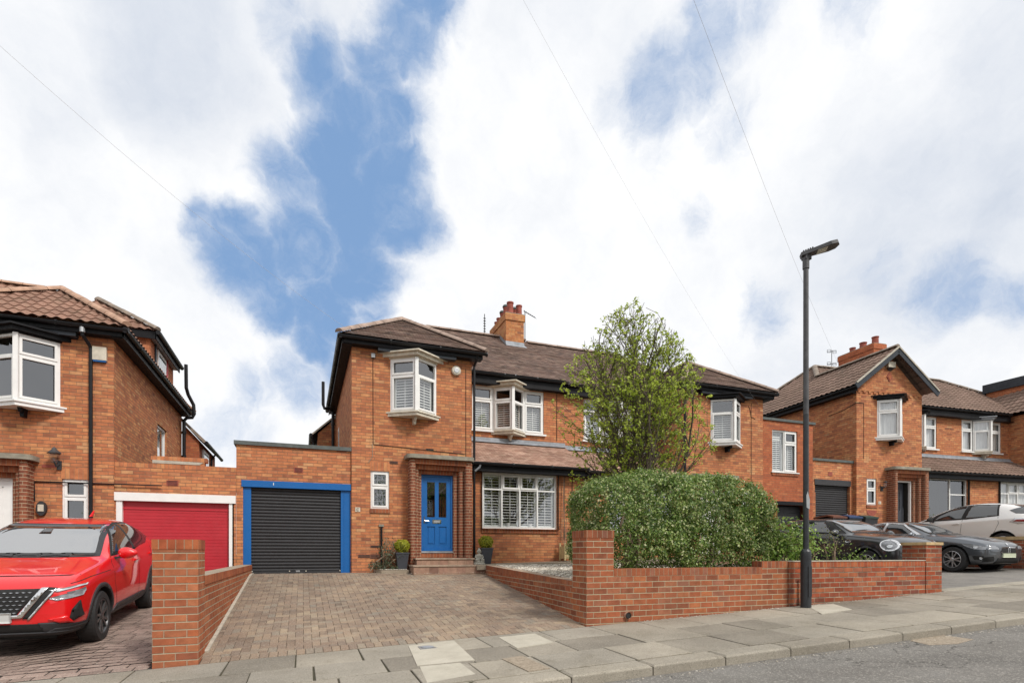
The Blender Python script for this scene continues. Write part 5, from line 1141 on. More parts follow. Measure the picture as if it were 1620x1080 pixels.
def bushy(name,label,cat,c,rad,N,size,mat,stems=6,base=-.35,jit=.9,flat=False):
    c=np.array(c,float); root=empty(name,(c[0],c[1],base),label,cat); P=[]
    cl=[(c+rng.normal(0,1,3)*np.array(rad)*.55,rng.uniform(.12,.26)) for _ in range(14)]
    for q,r in cl:
        n=N//14; P.append(q+rng.normal(0,1,(n,3))*r*.55)
    P=np.concatenate(P); P=P[P[:,2]>base]; leaves('foliage',P,(P-c)*.5+[0,-.2,.6],size,mat,root,jit,.65)
    m=MB()
    for i in range(stems):
        q,r=cl[i%len(cl)]; a=Vector((c[0]+rng.normal(0,.05),c[1]+rng.normal(0,.05),base)); b_=Vector(q); m.tube([a,(a+b_)/2+Vector((rng.normal(0,.06),rng.normal(0,.05),.02)),b_],[.014,.010,.005],M_BARKL,6)
    m.build('stems',root); return root
bushy('shrub','pale green broadleaf shrub between the hedge and the lamp post','shrub',(8.18,7.80,.10),(.36,.2,.36),1500,.07,M_LSHR,10)
bushy('shrub','loose leafy shrub with twiggy stems just right of the lamp post','shrub',(8.75,7.75,.05),(.28,.15,.30),600,.065,M_LSHR,8)
bushy('garden_plant','reddish green perennial with seed heads behind the old wall','garden plant',(9.35,7.72,.08),(.12,.08,.34),230,.04,M_LHER,8)
bushy('garden_plant','low spreading yellow-green plant on top of the old wall left of the black car wheel','garden plant',(9.75,7.62,-.14),(.40,.08,.05),260,.045,M_LSHR,8)
bushy('shrub','yellow-green shrub in front of the far right house','shrub',(24.6,11.6,1.3),(.9,.4,.35),1800,.10,M_LTREE,8,base=.2)
tag(leaves('ground_weeds',np.array([[rng.uniform(17.6,21),rng.uniform(8.1,8.9),zright(18,8.3)+rng.uniform(0,.05)] for _ in range(700)]),np.tile([0,0,1.],(700,1)),.05,M_LHER),'thin weeds and leaf litter by the foot of the far dividing wall','weeds',kind='stuff')
# ================================================================ TREE
def tree():
    bx,by,bz=6.85,10.6,-.36
    root=empty('garden_tree',(bx,by,bz),'slender multi-stemmed young tree with sparse fresh green leaves rising behind the hedge','tree')
    m=MB(); rr=random.Random(21); LP=[]; LD=[]
    def env(z):
        T=[(1.0,.7),(1.5,1.35),(2.2,1.75),(3.0,1.9),(3.8,1.6),(4.4,1.2),(5.0,.85),(5.5,.3)]
        if z<=T[0][0]: return T[0][1]
        for (a,b),(c,d) in zip(T,T[1:]):
            if a<=z<=c: return lerp(b,d,(z-a)/(c-a))
        return .1
    def branch(p,d,L,r,lev):
        n=max(3,int(L/.16)); pts=[p]; q=p.copy(); dd=d.copy()
        for i in range(n):
            dd=(dd+Vector((rr.gauss(0,.10),rr.gauss(0,.10),rr.gauss(0,.06)+.05*(lev<2)))).normalized()
            q=q+dd*(L/n)
            if Vector((q.x-bx,(q.y-by)*1.2,0)).length>env(q.z)*1.06: break
            if q.z>5.5: break
            pts.append(q.copy())
            if lev<3 and i>=1:
                k={0:.70,1:.80,2:.6}[lev]
                if rr.random()<k:
                    ax=Vector((rr.gauss(0,1),rr.gauss(0,1),rr.gauss(0,.5))).normalized(); nd=(dd+ax*rr.uniform(.5,1.0)).normalized(); nd.z=max(nd.z,-.15)
                    branch(q.copy(),nd.normalized(),L*rr.uniform(.30,.55),r*(1-i/n*.6)*.55,lev+1)
            if (lev>=2 or (lev==1 and i>n*.45) or (lev==0 and i>n*.75)) and rr.random()<(.46 if q.z<3.9 else .34):
                for _ in range(rr.randint(4,8)):
                    g_=Vector((rr.gauss(0,1),rr.gauss(0,1),rr.gauss(0,1)+.3)).normalized()*rr.uniform(.02,.085); LP.append((q.x+g_.x,q.y+g_.y,q.z+g_.z)); LD.append((g_.x*8,g_.y*8-.2,g_.z*6+.6))
        if len(pts)>1:
            m.tube(pts,[max(r*(1-.75*i/len(pts)),.0045) for i in range(len(pts))],M_BARK,6 if lev>0 else 9,cap=False)
    m.tube([(bx,by,bz),(bx+.02,by,.2),(bx,by,.75)],[.10,.08,.07],M_BARK,12)
    for i in range(11):
        a=2*PI*i*.382+rr.uniform(-.2,.2); t=[.08,.28,.52,.75,.18,.95,.4,.62,.85,.3,.12][i]
        d=Vector((math.cos(a)*t,math.sin(a)*t,1)).normalized(); branch(Vector((bx+rr.uniform(-.04,.04),by+rr.uniform(-.04,.04),rr.uniform(.3,.8))),d,rr.uniform(3.6,5.2) if t<.5 else rr.uniform(2.6,3.6),.036,0)
    m.build('trunk',root); print('tree leaves',len(LP))
    leaves('crown',np.array(LP),np.array(LD),.066,M_LTREE,root,.45,.75)
tree()
# ================================================================ OVERHEAD WIRES
def wire(label,pts,r=.006):
    m=MB(); P=[]
    for (px,py,d) in pts:
        s_,c_=math.sin(R(20.6)),math.cos(R(20.6)); r_=(px-810)/880; P.append(Vector(((s_+c_*r_)*d,(c_-s_*r_)*d,(874-py)/880*d)))
    a,b=P; Q=[a.lerp(b,t/24)-Vector((0,0,.28*4*(t/24)*(1-t/24))) for t in range(25)]
    m.tube(Q,r,plain('pale_wire',(.5,.5,.52),.6,var=0),6); tag(m.build('overhead_wire'),label,'overhead wire')
wire('thin phone wire crossing the sky at upper left down to the blue door house',[(-190,-100,7.5),(583,543,13.9)],.0024)
wire('thin phone wire from top centre of the sky down to the house behind the tree',[(790,-70,7),(1203,644,18)],.0012)
wire('thin phone wire passing behind the lamp post head to the gabled house chimney',[(1075,-60,8),(1338,600,22)],.0022)
# ================================================================ BINS
def bin_(x,y,z,lid,label):
    root=empty('wheelie_bin',(x,y,z),label,'wheelie bin','wheelie bins behind the black car'); m=MB(); h=1.08
    B=[(x-.22,y-.27,z+.02),(x+.22,y-.27,z+.02),(x+.22,y+.22,z+.02),(x-.22,y+.22,z+.02)]; T_=[(x-.28,y-.36,z+h),(x+.28,y-.36,z+h),(x+.28,y+.34,z+h),(x-.28,y+.34,z+h)]
    for i in range(4): j=(i+1)%4; m.poly([B[i],B[j],T_[j],T_[i]],M_PLAS)
    m.poly(B[::-1],M_PLAS); m.build('body',root)
    m=MB(); m.slab([(x-.30,y-.38,z+h+.04),(x+.30,y-.38,z+h+.04),(x+.24,y-.1,z+h+.11),(x-.24,y-.1,z+h+.11)],.05,lid); m.slab([(x-.24,y-.1,z+h+.11),(x+.24,y-.1,z+h+.11),(x+.30,y+.34,z+h+.05),(x-.30,y+.34,z+h+.05)],.05,lid)
    m.tube([(x-.2,y+.38,z+h),(x+.2,y+.38,z+h)],.018,lid,8); m.build('lid',root)
    for s in (-1,1): m=MB(); m.T=Matrix.Translation((x+s*.25,y+.27,z+.1))@Matrix.Rotation(R(90),4,'Y'); m.lathe([(0,-.025),(.1,-.025),(.1,.025),(0,.025)],(0,0,0),M_RUB,14); m.build('wheel',root)
bin_(15.55,12.9,.0,plain('bin_brown',(.13,.045,.025),.5,var=.1),'wheelie bin with brown lid, leftmost of the three lids above the black car roof')
bin_(16.30,12.95,.02,plain('bin_blue',(.02,.05,.13),.5,var=.1),'wheelie bin with blue lid, middle of the three lids above the black car roof')
bin_(16.95,12.9,.02,plain('bin_green',(.02,.045,.035),.5,var=.1),'wheelie bin with dark green lid, rightmost of the three above the cars')

# ================================================================ ACROSS THE STREET (reflected in glass and paint)
for i,(x,lab) in enumerate(((14,'brick house across the street facing the blue door house, out of frame'),(-4,'brick house across the street facing the red car, out of frame'))):
    r=copy_tree(H1); r.location=(x,-17,-.4); r.rotation_euler=(0,0,PI); r['label']=lab; r['group']='houses across the street'
struct(sheet(lambda x,y:zb(x)-.10,-40,60,-7.2,-5.0,20,1,M_PATH),'far_pavement')
def oak(x,y,h,r,lab):
    root=empty('street_tree',(x,y,zb(x)-.1),lab,'tree','trees across the street'); m=MB(); m.tube([(x,y,zb(x)-.2),(x+.1,y,h*.45),(x,y,h*.8)],[.22,.16,.07],M_BARK,10); m.build('trunk',root)
    n=5200; cl=rng.normal(0,1,(26,3))*[r*.45,r*.45,h*.16]+[x,y,h*.62]; P=np.concatenate([q+rng.normal(0,1,(n//26,3))*r*.24 for q in cl]); leaves('crown',P,P-[x,y,h*.5],.16,M_LSHR,root)
for k,(x,h,r) in enumerate(((-9,6.2,2.6),(1.5,5.6,2.3),(6.8,6.8,2.6),(22,6.5,2.6))): oak(x,-9.5-.4*k,h,r,'leafy tree across the street, number %s from the left, out of frame'%['one','two','three','four'][k])
# ================================================================ CARS
def mkcw(name,col,rough,ior):
    b=NB(name); n=b.bsdf(col,rough,0.,None,0.,.5); n.inputs['IOR'].default_value=ior; return b.m
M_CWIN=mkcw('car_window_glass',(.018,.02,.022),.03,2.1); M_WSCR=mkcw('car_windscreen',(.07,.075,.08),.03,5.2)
M_HL=mkcw('headlamp_lens',(.22,.23,.25),.12,1.9); M_HLD=plain('headlamp_bowl',(.30,.31,.33),.25,.3,var=.3,vs=30); M_HLB=plain('headlamp_silver',(.62,.64,.66),.2,.6,var=.05); M_TL=mkcw('tail_lamp_red',(.25,.01,.012),.1,1.7)
M_PLATEW=plain('blank_number_plate',(.55,.56,.55),.5,var=.03); M_RIM=plain('alloy_grey',(.12,.12,.125),.35,.7,var=.1); M_RIMS=plain('alloy_silver',(.50,.50,.51),.3,.8,var=.08)
def cagebody(rows,cuts):
    rings=[]
    for (x,w,zb_,zsh,zbelt,ybelt,zre,yre,zr) in rows:
        zm=(zb_+zsh)/2+.02
        h=[(0,zb_),(w-.14,zb_),(w-.025,zb_+.09),(w,zm),(w-.012,zsh),(ybelt,zbelt),(yre,zre),(yre*.55,zr-.006),(0,zr)]
        ring=[Vector((x,y,z)) for y,z in h]+[Vector((x,-y,z)) for y,z in h[-2:0:-1]]; rings.append(ring)
    bm=bmesh.new(); V=[[bm.verts.new(p) for p in r] for r in rings]; n=len(V[0])
    for i in range(len(V)-1):
        for k in range(n): j=(k+1)%n; bm.faces.new((V[i][k],V[i][j],V[i+1][j],V[i+1][k]))
    bm.faces.new(V[0][::-1]); bm.faces.new(V[-1]); bmesh.ops.recalc_face_normals(bm,faces=bm.faces)
    cl=bm.edges.layers.float.get('crease_edge') or bm.edges.layers.float.new('crease_edge')
    for i in range(len(V)-1):
        for k,c in ((1,.5),(n-1,.5),(4,.45),(n-4,.45),(5,.5),(n-5,.5)):
            e=bm.edges.get((V[i][k],V[i+1][k])); 
            if e: e[cl]=c
    me=bpy.data.meshes.new('tmp'); bm.to_mesh(me); bm.free(); o=bpy.data.objects.new('tmp',me); S.collection.objects.link(o)
    md=o.modifiers.new('s','SUBSURF'); md.levels=3; md.render_levels=3
    tmp=[]
    for (x,z,r) in cuts:
        c=MB(); c.T=Matrix.Translation((x,0,z))@Matrix.Rotation(R(90),4,'X'); 
        nseg=40
        for s_ in (-1,1):
            y0,y1=(s_*.62,s_*1.3); y0,y1=min(y0,y1),max(y0,y1)
            ring=lambda yy:[Vector((r*math.cos(2*PI*k/nseg),r*math.sin(2*PI*k/nseg),yy)) for k in range(nseg)]
            A,B=ring(y0),ring(y1)
            for k in range(nseg): j=(k+1)%nseg; c.poly([A[k],A[j],B[j],B[k]],M_PLAS,[(0,0)]*4)
            c.poly(A[::-1],M_PLAS,[(0,0)]*nseg); c.poly(B,M_PLAS,[(0,0)]*nseg)
        co=c.build('cut',merge=True); bmx=bmesh.new(); bmx.from_mesh(co.data); bmesh.ops.recalc_face_normals(bmx,faces=bmx.faces); bmx.to_mesh(co.data); bmx.free()
        b=o.modifiers.new('b','BOOLEAN'); b.operation='DIFFERENCE'; b.object=co; b.solver='EXACT'; tmp.append(co)
    dg=bpy.context.evaluated_depsgraph_get(); dg.update(); me2=bpy.data.meshes.new_from_object(o.evaluated_get(dg))
    o2=bpy.data.objects.new('tmp2',me); 
    for t in tmp: bpy.data.objects.remove(t)
    # uncut smooth hull for projecting panels
    o.modifiers.remove(o.modifiers['b']) if 'b' in o.modifiers else None
    for md in [q for q in o.modifiers if q.type=='BOOLEAN']: o.modifiers.remove(md)
    dg.update(); me3=bpy.data.meshes.new_from_object(o.evaluated_get(bpy.context.evaluated_depsgraph_get())); bmq=bmesh.new(); bmq.from_mesh(me3); bvh=BVHTree.FromBMesh(bmq); bmq.free()
    bpy.data.objects.remove(o); bpy.data.objects.remove(o2)
    return me2,bvh
class Car:
    def __init__(s,name,label,loc,rotz,rows,paint,wheels,wr,rim,w,pitch=0,roll=0,group=None):
        s.root=empty(name,loc,label,'car'); s.M=Matrix.Rotation(rotz,4,'Z')@Matrix.Rotation(pitch,4,'Y'); s.paint=paint
        me,s.bvh=cagebody(rows,[(x,wr+.0,wr+.055) for x in wheels]); me.transform(s.M); me.materials.clear(); me.materials.append(paint)
        me.materials.append(M_LINE); me.update(); inv=s.M.inverted()
        for p in me.polygons:
            q=inv@p.center; p.use_smooth=True; p.material_index=1 if any(math.hypot(q.x-x,q.z-wr)<(wr+.055)*1.012 for x in wheels) and abs(q.y)>.55 else 0
        s.body=bpy.data.objects.new('body',me); S.collection.objects.link(s.body); s.body.parent=s.root
        try: me.set_sharp_from_angle(angle=R(38))
        except Exception: pass
        s.loc=Vector(loc)
        c=s.mb(); L0,L1=min(r[0] for r in rows)+.25,max(r[0] for r in rows)-.25
        c.box(L0,L1,-.60,.60,.20,.70,M_LINE); c.build('underside',s.root)
        for x in wheels:
            for sd in (-1,1): s.wheel(x,sd,wr,w,rim)
    def mb(s): m=MB(); m.T=Matrix.Translation(s.loc)@s.M; return m
    def wheel(s,x,sd,r,w,rim):
        T=Matrix.Translation(s.loc)@s.M@Matrix.Translation((x,sd*(w-.125),r))@Matrix.Rotation(R(90)*(-sd),4,'X')   # local z = outward
        o=MB(); o.T=T; o.lathe([(r*.60,-.10),(r*.93,-.11),(r*.985,-.085),(r,-.05),(r,.05),(r*.985,.085),(r*.93,.108),(r*.70,.112),(r*.66,.10)],(0,0,0),M_RUB,40)
        wo=o.build('wheel',s.root)
        o=MB(); o.T=T; o.lathe([(r*.67,.104),(r*.645,.108),(r*.62,.09),(r*.60,-.02)],(0,0,0),rim,40); o.lathe([(0,-.01),(r*.61,-.02)],(0,0,0),M_LINE,30)
        n=5
        for k in range(n):
            for off in (-.13,.13):
                a=2*PI*k/n+off; b=2*PI*k/n+off*1.75
                o.bar((r*.10*math.cos(a),r*.10*math.sin(a),.085),(r*.64*math.cos(b),r*.64*math.sin(b),.095),r*.085,.02,rim,up=(0,0,1))
        o.lathe([(r*.15,.07),(r*.15,.10),(r*.08,.108),(0,.108)],(0,0,0),rim,16); o.build('rim',wo)
    def decal(s,name,poly,plane,off,mat,parent=None,res=.028,mirror=False,sides=(1,-1),edge=True):
        done=None
        for sd in sides:
            bm=bmesh.new(); P=poly if plane!='front' else [(y*sd,z) for y,z in poly]
            if plane=='rear': P=[(y*sd,z) for y,z in poly]
            vs=[bm.verts.new((a,b,0)) for a,b in P]; bm.faces.new(vs)
            a0,a1=min(p[0] for p in P),max(p[0] for p in P); b0,b1=min(p[1] for p in P),max(p[1] for p in P)
            x=a0+res
            while x<a1: bmesh.ops.bisect_plane(bm,geom=bm.verts[:]+bm.edges[:]+bm.faces[:],plane_co=(x,0,0),plane_no=(1,0,0)); x+=res
            x=b0+res
            while x<b1: bmesh.ops.bisect_plane(bm,geom=bm.verts[:]+bm.edges[:]+bm.faces[:],plane_co=(0,x,0),plane_no=(0,1,0)); x+=res
            bm.verts.ensure_lookup_table(); bm.verts.index_update(); co={}
            for v in bm.verts:
                if plane=='side': o=Vector((v.co.x,sd*3,v.co.y)); d=Vector((0,-sd,0))
                elif plane=='front': o=Vector((5,v.co.x,v.co.y)); d=Vector((-1,0,0))
                elif plane=='rear': o=Vector((-5,v.co.x,v.co.y)); d=Vector((1,0,0))
                else: o=Vector((v.co.x,v.co.y*sd,4)); d=Vector((0,0,-1))
                h,n,_,_=s.bvh.ray_cast(o,d)
                if h is not None:
                    if n.dot(d)>0: n=-n
                    co[v.index]=(h+n*off,h-n*.004)
            m=s.mb()
            for f in bm.faces:
                if all(v.index in co for v in f.verts):
                    pts=[co[v.index][0] for v in f.verts]; nn=(pts[1]-pts[0]).cross(pts[2]-pts[1])
                    dd=Vector((0,sd,0)) if plane=='side' else Vector((1,0,0)) if plane=='front' else Vector((-1,0,0)) if plane=='rear' else Vector((0,0,1))
                    if nn.dot(dd)<0: pts.reverse()
                    m.poly(pts,mat,[(0,0)]*len(pts),smooth=True)
            if edge:
                for e in bm.edges:
                    if len(e.link_faces)==1 and all(v.index in co for v in e.verts):
                        a,b=e.verts; m.poly([co[a.index][0],co[b.index][0],co[b.index][1],co[a.index][1]],mat,[(0,0)]*4)
            bm.free(); r_=m.build(name,parent or s.root,merge=True) if m.v else None
        return r_
    def seam(s,pts,plane='side',wd=.009,name='panel_gap',mat=None,off=.0025,parent=None):
        for i in range(len(pts)-1):
            pass
        P=[Vector(p) for p in pts]; L=[];Rr=[]
        for i,p in enumerate(P):
            d=(P[min(i+1,len(P)-1)]-P[max(i-1,0)]).normalized(); n=Vector((-d.y,d.x))*wd/2; L.append(p+n); Rr.append(p-n)
        return s.decal(name,[tuple(q) for q in L]+[tuple(q) for q in reversed(Rr)],plane,off,mat or M_LINE,parent or s.body,res=.08,edge=False)
    def mirror(s,x,y,z,mat):
        for sd in (-1,1):
            m=s.mb(); m.T=m.T@Matrix.Translation((x,sd*y,z))@Matrix.Scale(-1 if sd<0 else 1,4,(0,1,0))
            prof=[]
            n=14
            for i in range(n):
                t0,t1=PI*i/n,PI*(i+1)/n
                for k in range(16):
                    a,b=2*PI*k/16,2*PI*(k+1)/16
                    f=lambda t,a:Vector((.06*math.cos(t)*(1 if math.cos(t)>0 else .55)+.0, .125*math.sin(t)*math.cos(a)*1.0, .082*math.sin(t)*math.sin(a)*(1-.25*math.cos(a))))
                    m.poly([f(t0,a),f(t1,a),f(t1,b),f(t0,b)] if True else [],mat,[(0,0)]*4,smooth=True)
            m.bar((.0,-.20,-.08),(.0,-.05,-.055),.05,.03,M_PLAS); mo=m.build('door_mirror',s.root)
# ---- red crossover
RC=[(2.21,.60,.38,.60,.68,.56,.76,.40,.78),(2.13,.82,.27,.72,.84,.72,.90,.52,.915),(1.88,.885,.25,.82,.955,.80,.995,.57,1.01),(1.35,.915,.25,.88,1.02,.83,1.06,.60,1.085),
 (.98,.92,.25,.91,1.06,.84,1.10,.70,1.13),(.58,.92,.25,.93,1.08,.86,1.33,.71,1.37),(.15,.92,.25,.94,1.09,.865,1.52,.665,1.56),(-.4,.92,.25,.95,1.10,.865,1.58,.655,1.62),
 (-1.0,.92,.26,.96,1.13,.86,1.56,.645,1.61),(-1.55,.915,.28,.97,1.17,.84,1.47,.62,1.54),(-1.95,.88,.32,.98,1.18,.80,1.30,.62,1.38),(-2.16,.80,.38,.96,1.10,.74,1.14,.55,1.17),(-2.21,.62,.44,.86,.96,.60,1.0,.42,1.02)]
zc=zleft(-3.4,10.4)
red=Car('parked_car','glossy red crossover car with black grille parked nose-out at lower left',(-3.43,10.33,zc),R(-90),RC,M_CRED,(1.33,-1.34),.345,M_RIM,.92,pitch=R(4.3))
red.decal('windscreen',[(-.70,1.135),(.70,1.135),(.585,1.515),(-.585,1.515)],'front',.006,M_WSCR,sides=(1,))
red.decal('windscreen_trim',[(-.76,1.115),(.76,1.115),(.625,1.535),(-.625,1.535)],'front',.0035,M_PLAS,sides=(1,))
red.decal('side_trim',[(.70,1.10),(.08,1.485),(-.4,1.555),(-1.05,1.545),(-1.62,1.35),(-1.66,1.27),(-.45,1.13)],'side',.004,M_LINE)
for n_,P in (('front',[(.60,1.125),(.06,1.462),(-.36,1.53),(-.40,1.145)]),('rear',[(-.45,1.15),(-.42,1.53),(-1.0,1.515),(-1.50,1.34),(-1.56,1.27),(-1.2,1.19)])): red.decal('side_window',P,'side',.008,M_CWIN)
red.decal('pillar_trim',[(-.365,1.14),(-.36,1.53),(-.43,1.53),(-.47,1.14)],'side',.010,M_PLAS)
red.seam([(.72,.40),(.82,.75),(.80,1.02),(.70,1.10)]); red.seam([(-.42,.38),(-.44,.9),(-.42,1.13)]); red.seam([(-1.30,.95),(-1.40,1.18)]); red.seam([(.95,.93),(1.6,.91),(2.0,.87)],wd=.008)
red.decal('sill_cladding',[(.92,.24),(.92,.34),(-.92,.34),(-.92,.24),(-.92,.20),(.92,.20)],'side',.018,M_PLAS); red.decal('door_cladding',[(.80,.34),(.70,.42),(-.75,.42),(-.92,.34)],'side',.012,M_PLAS)
def arch(car,x,r,r0,r1,z=None,n=22,a0=-8,a1=188,mat=None,off=.012):
    P=[(x+r1*math.cos(R(a)),r+r1*math.sin(R(a))) for a in np.linspace(a0,a1,n)]+[(x+r0*math.cos(R(a)),r+r0*math.sin(R(a))) for a in np.linspace(a1,a0,n)]
    car.decal('arch_trim',P,'side',off,mat or M_PLAS,res=.08)
arch(red,1.33,.345,.398,.455); arch(red,-1.34,.345,.398,.455)
for P in ([(-.18,.985),(-.36,.985),(-.36,.96),(-.18,.96)],[(-1.12,1.02),(-1.30,1.02),(-1.30,.995),(-1.12,.995)]): red.decal('door_handle',P,'side',.030,M_CRED)
# front end
red.decal('grille',[(-.54,.83),(.54,.83),(.30,.525),(-.30,.525)],'front',.008,M_LINE,sides=(1,))
for k in range(6):
    z=.56+k*.046; hw=.30+(z-.525)*.72; P=[]
    for j in range(-9,10):
        y=j*.058+(.029 if k%2 else 0)
        if abs(y)<hw-.03: red.decal('grille_mesh',[(y-.022,z),(y,z-.007),(y+.022,z),(y,z+.007)],'front',.016,M_LEAD,sides=(1,),res=.2)
red.decal('chrome_trim',[(.535,.835),(.60,.835),(.36,.50),(.0,.485),(.0,.52),(.325,.535)],'front',.022,M_CHROME); red.decal('grille_surround',[(.60,.84),(.68,.83),(.43,.485),(.36,.485)],'front',.014,M_LINE)
red.decal('chrome_strip',[(.655,.815),(.68,.82),(.43,.475),(.405,.475)],'front',.020,M_CHROME)
red.decal('running_light',[(.60,.805),(.68,.785),(.865,.83),(.865,.85)],'front',.014,M_HLB); pass
red.decal('headlight',[(.60,.72),(.68,.685),(.86,.72),(.87,.78),(.78,.765)],'front',.012,M_HL); red.decal('headlight_side',[(2.09,.70),(1.84,.765),(1.82,.81),(2.09,.775)],'side',.008,M_HL)
red.decal('lower_intake',[(-.66,.30),(-.62,.42),(.62,.42),(.66,.30)],'front',.008,M_LINE,sides=(1,)); red.decal('bumper_lip',[(-.80,.255),(-.80,.32),(.80,.32),(.80,.255)],'front',.024,M_PLAS,sides=(1,)); red.decal('bumper_cladding',[(.55,.32),(.50,.43),(.70,.43),(.88,.37),(.88,.27)],'front',.012,M_PLAS)
red.decal('bumper_cladding_side',[(2.15,.26),(2.15,.36),(1.75,.36),(1.72,.26)],'side',.016,M_PLAS)
red.decal('air_curtain',[(.80,.56),(.85,.66),(.86,.47),(.79,.42),(.78,.46)],'front',.014,M_LINE); red.decal('bumper_blade',[(.60,.47),(.76,.50),(.80,.42),(.70,.42)],'front',.022,M_CRED)
red.decal('number_plate',[(-.26,.45),(.26,.45),(.26,.56),(-.26,.56)],'front',.045,M_PLATEW,sides=(1,)); red.mirror(.60,1.02,1.14,M_CRED)
red.decal('painted_reflection',[(-.575,1.468),(.575,1.468),(.56,1.512),(-.56,1.512)],'front',.008,M_CWIN,sides=(1,)); red.decal('sensor_housing',[(-.07,1.40),(.07,1.40),(.05,1.47),(-.05,1.47)],'front',.009,M_CWIN,sides=(1,))  # upper decal: dark reflected band painted across the top of the windscreen
for s_ in (.45,-.15): red.seam([(s_,1.13),(s_-.25,1.15),(s_-.55,1.14)],'front',.022,'wiper',M_PLAS,.014)
red.seam([(-.80,.955),(-.3,.965),(.3,.965),(.80,.955)],'front',.008); 
m=red.mb(); m.prism([(-1.30,1.62),(-1.42,1.62),(-1.52,1.72)],-.012,.012,M_CRED); m.build('roof_fin',red.root)
# ---- small black hatch
MC=[(1.92,.52,.36,.52,.62,.48,.70,.36,.72),(1.84,.74,.26,.66,.78,.66,.84,.46,.86),(1.60,.82,.23,.80,.90,.72,.93,.48,.95),(1.1,.855,.22,.86,.95,.77,.98,.52,1.00),
 (.72,.86,.22,.87,.97,.79,1.01,.62,1.03),(.40,.86,.22,.88,.98,.80,1.22,.66,1.25),(.08,.86,.22,.89,.99,.80,1.35,.64,1.38),(-.5,.86,.22,.89,1.0,.80,1.385,.63,1.415),
 (-1.1,.86,.23,.90,1.0,.80,1.37,.61,1.40),(-1.55,.85,.26,.90,1.0,.78,1.33,.60,1.36),(-1.82,.80,.32,.88,.98,.74,1.14,.62,1.17),(-1.92,.66,.40,.78,.86,.62,.9,.5,.92)]
bk=Car('parked_car','small black retro hatchback with round headlight behind the old front wall',(12.70,10.15,zright(12.6,9.9)+.11),R(-90),MC,M_CBLK,(1.22,-1.28),.315,M_RIMS,.86,pitch=R(1))
bk.decal('windscreen',[(-.60,1.04),(.60,1.04),(.54,1.34),(-.54,1.34)],'front',.006,M_WSCR,sides=(1,)); bk.decal('windscreen_trim',[(-.645,1.02),(.645,1.02),(.575,1.355),(-.575,1.355)],'front',.003,M_LINE,sides=(1,))
bk.decal('side_trim',[(.66,1.0),(.08,1.345),(-.6,1.37),(-1.5,1.33),(-1.72,1.03)],'side',.004,M_LINE)
bk.decal('side_window',[(.30,1.035),(-.02,1.30),(-.60,1.335),(-.62,1.035)],'side',.008,M_CWIN); bk.decal('side_window',[(-.68,1.035),(-.66,1.335),(-1.45,1.30),(-1.55,1.04)],'side',.008,M_CWIN)
arch(bk,1.22,.315,.365,.43,mat=M_PLAS); arch(bk,-1.28,.315,.365,.43)
C_=lambda cx,cz,a,b,n=20,ro=0:[(cx+a*math.cos(2*PI*k/n)*math.cos(ro)-b*math.sin(2*PI*k/n)*math.sin(ro),cz+a*math.cos(2*PI*k/n)*math.sin(ro)+b*math.sin(2*PI*k/n)*math.cos(ro)) for k in range(n)]
bk.decal('headlight_ring',C_(1.68,.735,.165,.12,24,-.35),'side',.006,M_CHROME); bk.decal('headlight',C_(1.68,.735,.14,.095,24,-.35),'side',.010,M_HLD); bk.decal('headlight_core',C_(1.71,.72,.05,.04,16),'side',.016,M_HLB)
bk.decal('side_scuttle',C_(.80,.83,.075,.04,16),'side',.012,M_CHROME); bk.decal('side_scuttle_core',C_(.79,.83,.05,.022,16),'side',.016,M_CBLK)
bk.seam([(.62,.40),(.66,.75),(.60,.98)]); bk.seam([(-.62,.38),(-.64,1.0)]); bk.seam([(.72,.95),(1.2,.90),(1.5,.86)]); bk.decal('lower_bumper',[(1.95,.22),(1.95,.40),(1.62,.40),(1.60,.22)],'side',.012,M_LINE)
bk.decal('grille',[(-.50,.62),(.50,.62),(.40,.34),(-.40,.34)],'front',.01,M_LINE,sides=(1,)); bk.mirror(.52,.94,1.02,M_CBLK)
# ---- grey saloon
BC=[(2.31,.52,.34,.52,.60,.48,.66,.36,.67),(2.24,.76,.24,.62,.70,.68,.76,.46,.775),(2.0,.84,.21,.72,.80,.75,.85,.52,.875),(1.5,.885,.20,.80,.90,.79,.95,.54,.975),
 (1.0,.90,.20,.84,.94,.80,.985,.60,1.01),(.72,.90,.20,.85,.95,.80,1.04,.66,1.06),(.30,.90,.20,.86,.96,.80,1.26,.64,1.29),(-.1,.90,.20,.87,.97,.79,1.36,.60,1.40),(-.6,.90,.20,.88,.98,.79,1.385,.59,1.43),
 (-1.1,.90,.21,.89,.99,.78,1.32,.57,1.36),(-1.6,.89,.24,.90,1.0,.77,1.10,.60,1.13),(-2.05,.86,.28,.90,1.0,.74,1.03,.50,1.05),(-2.25,.78,.34,.88,.97,.70,.99,.45,1.01),(-2.31,.60,.42,.75,.85,.58,.9,.4,.91)]
gy=Car('parked_car','dark grey metallic saloon with kidney shaped grille emerging beyond the end pier',(17.0,11.22,zright(17,11.0)-.02),R(-90),BC,M_CGRY,(1.50,-1.31),.33,M_RIMS,.90,pitch=R(1))
gy.decal('windscreen',[(-.60,1.03),(.60,1.03),(.52,1.345),(-.52,1.345)],'front',.006,M_WSCR,sides=(1,)); gy.decal('windscreen_trim',[(-.66,1.005),(.66,1.005),(.555,1.365),(-.555,1.365)],'front',.003,M_LINE,sides=(1,))
gy.decal('side_trim',[(.66,.985),(.0,1.335),(-.55,1.38),(-1.1,1.32),(-1.62,1.09),(-1.66,1.02)],'side',.004,M_HLB)
gy.decal('side_window',[(.50,1.0),(.0,1.295),(-.42,1.345),(-.45,1.0)],'side',.008,M_CWIN); gy.decal('side_window',[(-.52,1.0),(-.50,1.345),(-1.05,1.29),(-1.45,1.10),(-1.50,1.03)],'side',.008,M_CWIN)
